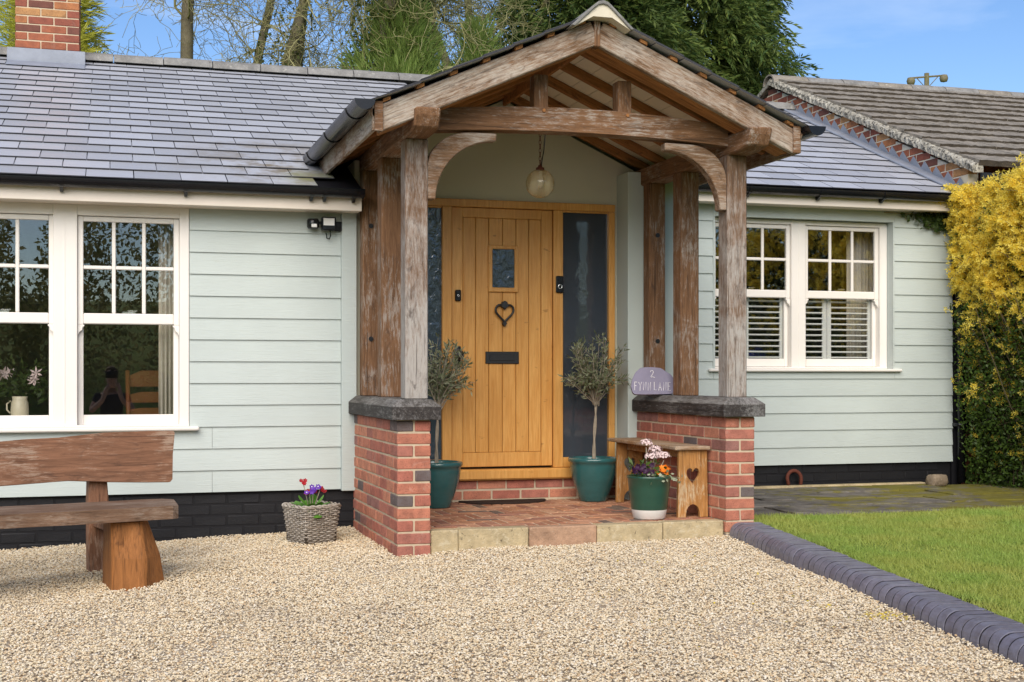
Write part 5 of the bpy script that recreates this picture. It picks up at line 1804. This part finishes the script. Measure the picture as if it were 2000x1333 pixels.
# ---- forsythia hedge
hg = thing('forsythia_hedge', 'tall forsythia hedge in yellow flower mixed with dark ivy', 'hedge', (7.6, 8.6, .1))
def hedge_face(y, z):
    """left surface of the hedge: bulges out at the top"""
    return 7.22 - .19 * np.clip((z - 1.2) / .9, 0, 1) - .05 * np.sin(y * 3.1 + z * 2.) + .10 * np.clip((.9 - z) / .7, 0, 1)
def hedge_pts(n, depth, y0=5.2, y1=10.12, zlo=.15, zhi=2.66, pw=2.):
    f_near = n * 3 // 4
    y = np.concatenate([rng.uniform(8.6, y1, f_near), rng.uniform(y0, 8.6, n - f_near)])
    z = rng.uniform(zlo, zhi, n)
    dpt = depth * rng.random(n) ** pw
    x = hedge_face(y, z) + dpt + rng.normal(0, .03, n)
    # flat clipped top, face at the far end
    return x, y, z
segs = []
for i in range(330):
    y = rng.uniform(8.7, 10.1) if i % 4 else rng.uniform(5.2, 8.7)
    x = 7.45 + rng.random() * .5
    p = np.array([x, y, .1]); d = unit(np.array([rng.normal(.0, .08), rng.normal(0, .14), 1.]))
    r_ = rng.uniform(.004, .010)
    H = rng.uniform(1.2, 2.6); st_ = H / 9
    for k in range(9):
        q = p + d * st_
        segs.append((p, q, r_ * (1 - k * .08), r_ * (1 - (k + 1) * .08)))
        p = q; d = unit(d + rng.normal(0, .10, 3) + np.array([.03 if p[0] < 7.35 else -.02, -.04 if p[1] > 9.9 else 0, .06]))
        if k > 2 and rng.random() < .7:
            e = p + unit(np.array([-.6, rng.normal(0, .8), rng.normal(.3, .6)])) * rng.uniform(.10, .28)
            if e[0] > 7.12 and e[1] < 10.15: segs.append((p, e, .0030, .0018))
seg_mesh('stems', segs, 4, MAT['hedge_stem'], hg)
# dense dark inner growth
n = 34000
x, y, z = hedge_pts(n, .75, pw=1.1, zlo=.06)
x = x + .10
leaves('ivy_leaves', np.stack([x, y, z], 1), rdir(n) + [-.3, 0, -.2], rng.uniform(.035, .075, n), rng.uniform(.03, .06, n), MAT['ivy'], hg)
n = 30000
x, y, z = hedge_pts(n, .30, pw=1.8, zhi=2.5, zlo=.08)
x = x - np.where(z < 1.7, .03, -.05)
keep = rng.random(n) < np.where(z > 1.75, .5, 1.)
P = np.stack([x, y, z], 1)[keep]
leaves('leaves', P, rdir(len(P)) + [-.4, 0, .3], rng.uniform(.022, .045, len(P)), rng.uniform(.012, .024, len(P)), MAT['hedge_leaf'], hg)
# flowering shoots: arching stems carry clusters, crowded at the top, sparse lower down
Pf, fseg = [], []
def spray(end, start, n_cl, per):
    mid = start * .5 + end * .5 + np.array([-.03, 0, .10]) + rng.normal(0, .03, 3)
    B = bez(start, mid, end, 9)
    for k in range(8):
        fseg.append((B[k], B[k + 1], .0032 - .0002 * k, .0030 - .0002 * k))
    for t in rng.uniform(.30, 1., n_cl):
        i = min(int(t * 8), 7)
        c_ = B[i] + (B[i + 1] - B[i]) * (t * 8 - i)
        Pf.append(c_ + rng.normal(0, .017, (per, 3)))
for i in range(1750):
    near = i < 1400
    y = rng.uniform(8.62, 10.12) if near else rng.uniform(5.3, 8.62)
    z = 2.72 - 1.15 * abs(rng.normal(0, .62)) if rng.random() < .88 else rng.uniform(.45, 2.)
    if z < .4: continue
    if rng.random() < .30:                     # shoots breaking out of the top
        e = np.array([7.02 + rng.random() * .95, y, 2.68 + rng.normal(0, .05) + .05 * math.sin(y * 5)])
    else:
        lump = .035 * math.sin(y * 6.3 + z * 4.1) + .03 * math.sin(y * 13. - z * 9.) + .03
        e = np.array([float(hedge_face(y, z)) + lump + rng.normal(-.01, .05), y + rng.normal(0, .03), z])
    s_ = e + np.array([rng.uniform(.15, .4), rng.normal(0, .14), -rng.uniform(.2, .55)])
    n_cl = 6 if z > 1.7 else 3
    spray(e, s_, n_cl, 6 if z > 1.7 else 3)
for q in range(13):                            # stray shoots reaching over the weatherboard
    z0 = rng.uniform(.8, 2.3); y0 = rng.uniform(9.6, 9.95)
    s_ = np.array([float(hedge_face(y0, z0)) + .05, y0, z0]); e_ = s_ + [-rng.uniform(.12, .26), rng.normal(0, .05), rng.normal(.03, .06)]
    spray(e_, s_, 3, 3)
Pf = np.concatenate(Pf)
seg_mesh('flowering_shoots', fseg, 4, MAT['hedge_stem'], hg)
k = 4
Nf = unit(rdir(len(Pf)) * .9 + np.array([-.8, -.35, -.1]))
A = unit(np.cross(Nf, np.array([[.2, .3, 1.]]))); B_ = np.cross(Nf, A)
ph = rng.random((len(Pf), 1)) * 6.28
PP, DD, SS = [], [], []
for i in range(k):
    t = ph + 2 * math.pi * i / k
    d = A * np.cos(t) + B_ * np.sin(t)
    PP.append(Pf); DD.append(d + Nf * .55); SS.append(np.cross(Nf, d))
PP, DD, SS = (np.concatenate(a) for a in (PP, DD, SS))
leaves('flowers', PP, DD, rng.uniform(.022, .034, len(PP)), rng.uniform(.010, .015, len(PP)), MAT['petal_y'], hg, S=unit(SS))
n = 1500
x = rng.uniform(7.30, 7.62, n); z = rng.uniform(.08, 1.9, n)
leaves('ivy_leaves', np.stack([x, 10.24 - rng.random(n) * .10, z], 1), rdir(n) + [0, -.4, -.3], rng.uniform(.035, .07, n), rng.uniform(.03, .055, n), MAT['ivy'], hg)
# ivy under the eaves
iv = thing('ivy', 'ivy creeping under the eaves beside the yellow hedge', 'ivy', (7.0, 10.2, 2.45))
n = 330
x = 7.12 - np.abs(rng.normal(0, .17, n)); z = 2.50 - np.abs(rng.normal(0, .055, n)) * np.clip((x - 6.55) * 2.6, .15, 1)
leaves('leaves', np.stack([x, 10.225 - rng.random(n) * .03, z], 1), rng.normal(0, 1, (n, 3)) * [1, .3, .7] + [0, -.2, -.6], rng.uniform(.03, .055, n), rng.uniform(.028, .05, n), MAT['ivy'], iv)
MB().tube([(7.15, 10.235, 2.46), (6.9, 10.235, 2.49), (6.7, 10.237, 2.50), (6.5, 10.237, 2.505)], .005, 5).build('vine', MAT['stem'], iv)

# ---- fallen petals and moss crumbs on the gravel by the kerb
n = 150
fx = np.concatenate([rng.normal(3.36, .06, 90), rng.normal(3.22, .03, 20), rng.uniform(2.2, 3.4, 40)]); fy = np.concatenate([rng.normal(5.29, .05, 90), rng.normal(5.55, .03, 20), rng.uniform(4.8, 7.2, 40)])
fz = np.array([gz(a, b) for a, b in zip(fx, fy)]) + .010
fp_ = leaves('fallen_petals', np.stack([fx, fy, fz], 1), rng.normal(0, 1, (n, 3)) * [1, 1, .15], rng.uniform(.010, .022, n), rng.uniform(.006, .012, n), MAT['petal_y'], None)
tag(fp_, 'scatter of fallen yellow petals on the gravel beside the kerb', 'petals', None, 'stuff')

# ================================================================== trees behind the roof
def bare_tree(label, x, y, H, r0, lean=(0, 0), nb_=26, curl=.28, zc=6.0, ivy_amt=0, fork=None, spread=1.0):
    t = thing('bare_tree', label, 'tree', (x, y, -.75), 0, 'bare trees behind the roof')
    trunk, tw = [], []
    p = np.array([x, y, -.75]); d = unit(np.array([lean[0], lean[1], 1.]))
    N_ = 16; st_ = H / N_
    pts = [p]
    for k in range(N_):
        q = p + d * st_
        a, b = r0 * (1 - .05 * k), r0 * (1 - .05 * (k + 1))
        trunk.append((p, q, a, b)); p = q; pts.append(p)
        d = unit(d + rng.normal(0, .05, 3) * [1, 1, .2] + np.array([lean[0], lean[1], 0]) * .05)
    if fork:
        for sgn in (-1, 1):
            p2 = pts[fork]; d2 = unit(np.array([sgn * .42, .1, 1.]))
            for k in range(8):
                q2 = p2 + d2 * .55
                trunk.append((p2, q2, r0 * .62 * (1 - .08 * k), r0 * .62 * (1 - .08 * (k + 1)))); p2 = q2
                d2 = unit(d2 + rng.normal(0, .06, 3) + [0, 0, .08])
    def shoot(p, d, L_, r_, lev):
        n_ = max(3, int(L_ / (.13 if lev > 0 else .2)))
        s_ = L_ / n_
        for k in range(n_):
            d = unit(d + rng.normal(0, curl, 3))
            q = p + d * s_
            f0, f1 = 1 - .75 * k / n_, 1 - .75 * (k + 1) / n_
            tw.append((p, q, r_ * f0, r_ * f1))
            p = q
            if lev < 3 and rng.random() < (.9, .9, .7)[lev]:
                dd = unit(d * .5 + rdir(1)[0])
                shoot(p, dd, L_ * rng.uniform(.32, .6), r_ * .55, lev + 1)
    for i in range(nb_):
        k = rng.integers(5, N_)
        zz = pts[k][2]
        dd = unit(np.array([rng.normal(0, 1), rng.normal(0, .7), rng.uniform(-.25, .8)]))
        shoot(pts[k] + dd * .02, dd, rng.uniform(.9, 2.0) * spread, rng.uniform(.012, .022), 0)
    seg_mesh('trunk', trunk, 9, MAT['bark'], t)
    tw = [(a, b, max(r1, .0036), max(r2, .0033)) for a, b, r1, r2 in tw]
    seg_mesh('crown', tw, 3, MAT['twig'], t)
    if ivy_amt:
        n = ivy_amt
        zz = rng.uniform(3., H - 1.5, n); k = np.clip((zz + .75) / H * N_, 0, N_ - 1).astype(int)
        c_ = np.array(pts)[k]
        a = rng.random(n) * 6.28; rr = r0 * .9 + np.abs(rng.normal(0, .15, n))
        P = np.stack([c_[:, 0] + rr * np.cos(a), c_[:, 1] + rr * np.sin(a), zz], 1)
        leaves('ivy_leaves', P, rdir(n) + [0, -.3, -.4], rng.uniform(.04, .075, n), rng.uniform(.03, .055, n), MAT['tree_ivy'], t)
    return t
TREES = [
    ('bare tree at the left edge behind the chimney', -1.5, 19.5, 11, .14, (.01, 0), 20, .3, 0, None, 1.0),
    ('slim straight bare trunk just right of the chimney and golden conifer', .22, 19.0, 12, .11, (0, 0), 19, .3, 0, None, .9),
    ('pair-forming bare tree with mossy brown trunk left of centre of the roof ridge', .92, 19.6, 12, .15, (-.01, 0), 26, .34, 0, None, 1.),
    ('darker bare tree with a slim leaning trunk beside the mossy one', 1.30, 20.2, 12, .12, (.02, 0), 24, .34, 0, None, 1.),
    ('ivy wrapped bare tree above the middle of the left roof ridge', 1.72, 19.2, 12, .15, (0, 0), 27, .34, 2600, None, 1.),
    ('thin bare tree with open sky on both sides', 2.35, 21.0, 12, .12, (.01, 0), 32, .36, 0, None, 1.1),
    ('heavily ivy-clad tree with tangled pale branches left of the feathery conifer', 2.92, 17.3, 11, .16, (0, 0), 52, .42, 7500, None, 1.25),
    ('dense tangle of curling grey-green branches behind the feathery conifer', 3.62, 17.1, 11, .14, (.01, 0), 50, .44, 4000, None, 1.25),
    ('sparse bare tree whose fine twigs cross the blue sky', 5.25, 22.5, 12, .12, (0, 0), 44, .34, 0, None, 1.1),
    ('forked pale-barked tree left of the dark cypress', 6.28, 22.0, 11, .19, (0, 0), 24, .3, 0, 8, .8),
]
for (lb, x, y, H, r0, le, nb_, cu, iv_, fk, sp) in TREES:
    bare_tree(lb, x, y, H, r0, le, nb_, cu, 6., iv_, fk, sp)

def conifer(name, label, x, y, H, rad, mat, n, z0, z1, base_r=.14, droop=.35, spl=.34, fan=9, taper=.9, lumps=9, lean=0., wd=(.05, .11), rag=1.):
    """sprays of scale leaves hung on a tapering crown"""
    t = thing(name, label, 'tree', (x, y, -.75), 0, 'evergreens behind the roof')
    seg_mesh('trunk', [((x + lean * k / 10, y, -.75 + H * k / 10), (x + lean * (k + 1) / 10, y, -.75 + H * (k + 1) / 10), base_r * (1 - .09 * k), base_r * (1 - .09 * (k + 1))) for k in range(10)], 8, MAT['bark'], t)
    z = rng.uniform(z0, z1, n)
    a = rng.random(n) * 6.2832
    zt = H - .75
    f = np.clip((zt - z) / zt, 0.02, 1) ** taper
    lump = 1 + rag * (.17 * np.sin(a * 3 + z * 2.3) + .13 * np.sin(a * lumps + z * 5.1) + .10 * np.sin(z * 8.3 + a * 2))
    rr = rad * f * lump * (1 - .55 * rng.random(n) ** 1.7)
    out = np.stack([np.cos(a), np.sin(a), np.zeros(n)], 1)
    P = np.stack([x + lean * (z + .75) / H + rr * np.cos(a), y + rr * np.sin(a), z], 1)
    axis = unit(out * rng.uniform(.5, 1., (n, 1)) + np.stack([rng.normal(0, .35, n), rng.normal(0, .35, n), rng.normal(.35 - droop * 1.5, .4, n)], 1))
    side = unit(np.cross(axis, unit(rdir(n) * .6 + [0, 0, 1.])))
    PP, DD = [], []
    for i in range(fan):
        s_ = (i + .5) / fan
        sg_ = 1 if i % 2 else -1
        PP.append(P + axis * spl * s_ * .8 - np.array([0, 0, 1.]) * spl * droop * s_ ** 2)
        DD.append(axis * .75 + side * sg_ * .65 * (1.1 - s_) - np.array([0, 0, 1.]) * droop * s_)
    PP, DD = np.concatenate(PP), np.concatenate(DD)
    m = len(PP)
    leaves('crown', PP, DD, rng.uniform(.5, 1., m) * spl * .48, rng.uniform(*wd, m) * spl, mat, t)
    return t
conifer('golden_conifer', 'yellow-green conifer either side of the chimney', -.75, 17.6, 7.6, 1.25, MAT['golden'], 2200, 3.6, 6.8, .09, .10, .36, 13, .75, 6, 0., (.022, .05), 1.8)
conifer('feathery_conifer', 'bright green feathery conifer above the roof ridge left of the porch gable', 3.46, 16.3, 6.35, 1.55, MAT['feather'], 2300, 3.2, 5.5, .08, -.30, .36, 16, .85, 5, 0., (.022, .05), 2.)
conifer('feathery_conifer', 'small green conifer tip peeping over the porch roof', 4.55, 16.6, 6.2, .85, MAT['feather'], 800, 3.4, 5.4, .06, -.30, .32, 16, .95, 5, 0., (.022, .05), 2.)
conifer('dark_cypress', 'dark cypress just left of the porch gable peak', 8.55, 23.2, 15, 2.15, MAT['cypress'], 8500, 4.6, 10.2, .25, .30, .40, 11, .55)
conifer('dark_cypress', 'large dark cypress filling the sky right of the porch gable', 10.95, 25.0, 16, 2.85, MAT['cypress'], 17000, 4.6, 11., .3, .34, .42, 11, .5)

# ---- wood and grassy bank behind the photographer, seen only in the window panes
def bank(x, y): return -.75 + np.clip((-y - 7.) * .28, 0, 4.0)
bk = sheet('bank', -40, 60, -38, -6, 40, 24, lambda x, y: float(bank(x, y)), MAT['lawn'], 'grassy bank opposite the cottage')
n = 95000
X_ = rng.uniform(-16, 26, n); Y_ = rng.uniform(-15, -10.5, n)
top_ = 5.2 + 1.6 * np.sin(X_ * .7) + 1.2 * np.sin(X_ * 1.9 + 1) + 1.0 * np.sin(X_ * 4.3)
zb_ = bank(X_, Y_)
Z_ = zb_ + rng.random(n) ** .9 * np.maximum(top_ - zb_ + 1., 1.)
V1, F1 = leaf_arrays(np.stack([X_, Y_, Z_], 1), rdir(n), rng.uniform(.07, .22, n), rng.uniform(.04, .11, n))
wo = np_mesh('woodland', V1, F1, MAT['wood_leaf'])
tag(wo, 'dark leafy wood opposite the cottage, mirrored in the window panes', 'wood', None, 'stuff')

# ================================================================== the photographer, mirrored in the left window
GZP = gz(0, -.3)
ps = thing('person', 'person in a dark T-shirt holding a camera to the face, mirrored in the left window', 'person', (.02, -.30, GZP))
def skin(name, verts, edges, mat, parent, root=0, sub=2):
    me = bpy.data.meshes.new(name)
    me.from_pydata([v[0] for v in verts], edges, [])
    o = mesh_obj(name, me, mat, parent)
    md = o.modifiers.new('skin', 'SKIN')
    sv = me.skin_vertices[0].data if me.skin_vertices else None
    if sv is None:
        bm = bmesh.new(); bm.from_mesh(me); bm.verts.layers.skin.verify(); bm.to_mesh(me); bm.free()
        sv = me.skin_vertices[0].data
    for i, v in enumerate(verts):
        r_ = v[1]
        sv[i].radius = (r_, r_) if not isinstance(r_, tuple) else r_
        sv[i].use_root = (i == root)
    s_ = o.modifiers.new('sub', 'SUBSURF'); s_.levels = sub; s_.render_levels = sub
    return o
z0 = GZP; y0 = -.30
def q(x, y, z): return (x + .02, y0 + y, z0 + z)
body_v = [(q(0, .0, .92), (.15, .10)), (q(0, .0, 1.10), (.13, .09)), (q(0, .01, 1.26), (.16, .10)), (q(0, .0, 1.34), (.06, .05)), (q(0, .02, 1.42), (.052, .052)), (q(0, .04, 1.50), (.075, .085)), (q(0, .045, 1.58), (.078, .092)), (q(0, .03, 1.66), (.06, .07)),
          (q(-.17, .0, 1.29), .055), (q(-.27, .06, 1.10), .045), (q(-.12, .25, 1.24), .036), (q(-.06, .27, 1.40), .028),
          (q(.17, .0, 1.29), .055), (q(.27, .06, 1.10), .045), (q(.13, .25, 1.26), .036), (q(.09, .25, 1.42), .028),
          (q(-.09, .0, .86), .085), (q(-.10, .02, .48), .062), (q(-.10, .0, .08), .042), (q(-.10, .12, .03), .035),
          (q(.09, .0, .86), .085), (q(.10, .02, .48), .062), (q(.10, .0, .08), .042), (q(.10, .12, .03), .035)]
body_e = [(0, 1), (1, 2), (2, 3), (3, 4), (4, 5), (5, 6), (6, 7), (2, 8), (8, 9), (9, 10), (10, 11), (2, 12), (12, 13), (13, 14), (14, 15), (0, 16), (16, 17), (17, 18), (18, 19), (0, 20), (20, 21), (21, 22), (22, 23)]
for sgn, w in ((-1, 11), (1, 15)):      # five separate fingers closing on the camera
    wx, wy, wz_ = body_v[w][0]
    for k in range(5):
        b = len(body_v)
        off = (k - 2) * .015
        if k == 4:
            body_v.append(((wx - sgn * .02, wy - .015, wz_ + .02), .009)); body_v.append(((wx - sgn * .035, wy - .035, wz_ + .045), .008))
        else:
            body_v.append(((wx + off * .4, wy + .012, wz_ + .03 + off), .009)); body_v.append(((wx - sgn * .03 + off * .2, wy + .03, wz_ + .045 + off), .0075))
        body_e += [(w, b), (b, b + 1)]
skin('body', body_v, body_e, MAT['skin'], ps)
shirt_v = [(q(0, .0, .88), (.175, .125)), (q(0, .0, 1.10), (.155, .112)), (q(0, .01, 1.27), (.180, .118)), (q(-.18, .0, 1.285), .072), (q(-.235, .035, 1.17), .066), (q(.18, .0, 1.285), .072), (q(.235, .035, 1.17), .066)]
skin('shirt', shirt_v, [(0, 1), (1, 2), (2, 3), (3, 4), (2, 5), (5, 6)], MAT['navy'], ps)
tr_v = [(q(0, .0, .92), (.165, .115)), (q(-.09, .0, .84), .102), (q(-.10, .02, .48), .080), (q(-.10, .0, .10), .068), (q(.09, .0, .84), .102), (q(.10, .02, .48), .080), (q(.10, .0, .10), .068)]
skin('trousers', tr_v, [(0, 1), (1, 2), (2, 3), (0, 4), (4, 5), (5, 6)], MAT['navy'], ps)
hr = MB().lathe([(.088 * math.sin(R(a)), .10 * math.cos(R(a))) for a in range(0, 82, 9)], (0, 0, 0), 20)
hr.v = [(a, b * 1.15 - .02 - (.03 if b > 0 else 0) * (c < .05), c) for a, b, c in hr.v]
hr.build('hair', MAT['hair'], ps, 0, True, M=T(.02, y0 + .025, z0 + 1.60))
fc = MB().lathe([(0, -.02), (.012, -.012), (.014, .0), (.008, .02), (0, .03)], (0, 0, 0), 10)
fc.v = [(.02 + a, y0 + .135 + b * 1.2, z0 + 1.53 + c) for a, b, c in fc.v]
fc.build('nose', MAT['skin'], ps, 0, True)
cmo = thing('handheld_camera', 'black camera held by the person mirrored in the window', 'camera', (.02, -.1, 1.04))
cb = MB().box(-.055, .095, -.135, -.075, 1.035, 1.125); cb.box(.0, .05, -.135, -.08, 1.125, 1.145)
cb.build('camera_body', MAT['plastic'], cmo, .008)
MB().tube([(.0, -.075, 1.08), (.0, -.03, 1.08)], .036, 18).build('lens', MAT['plastic'], cmo, 0, True)
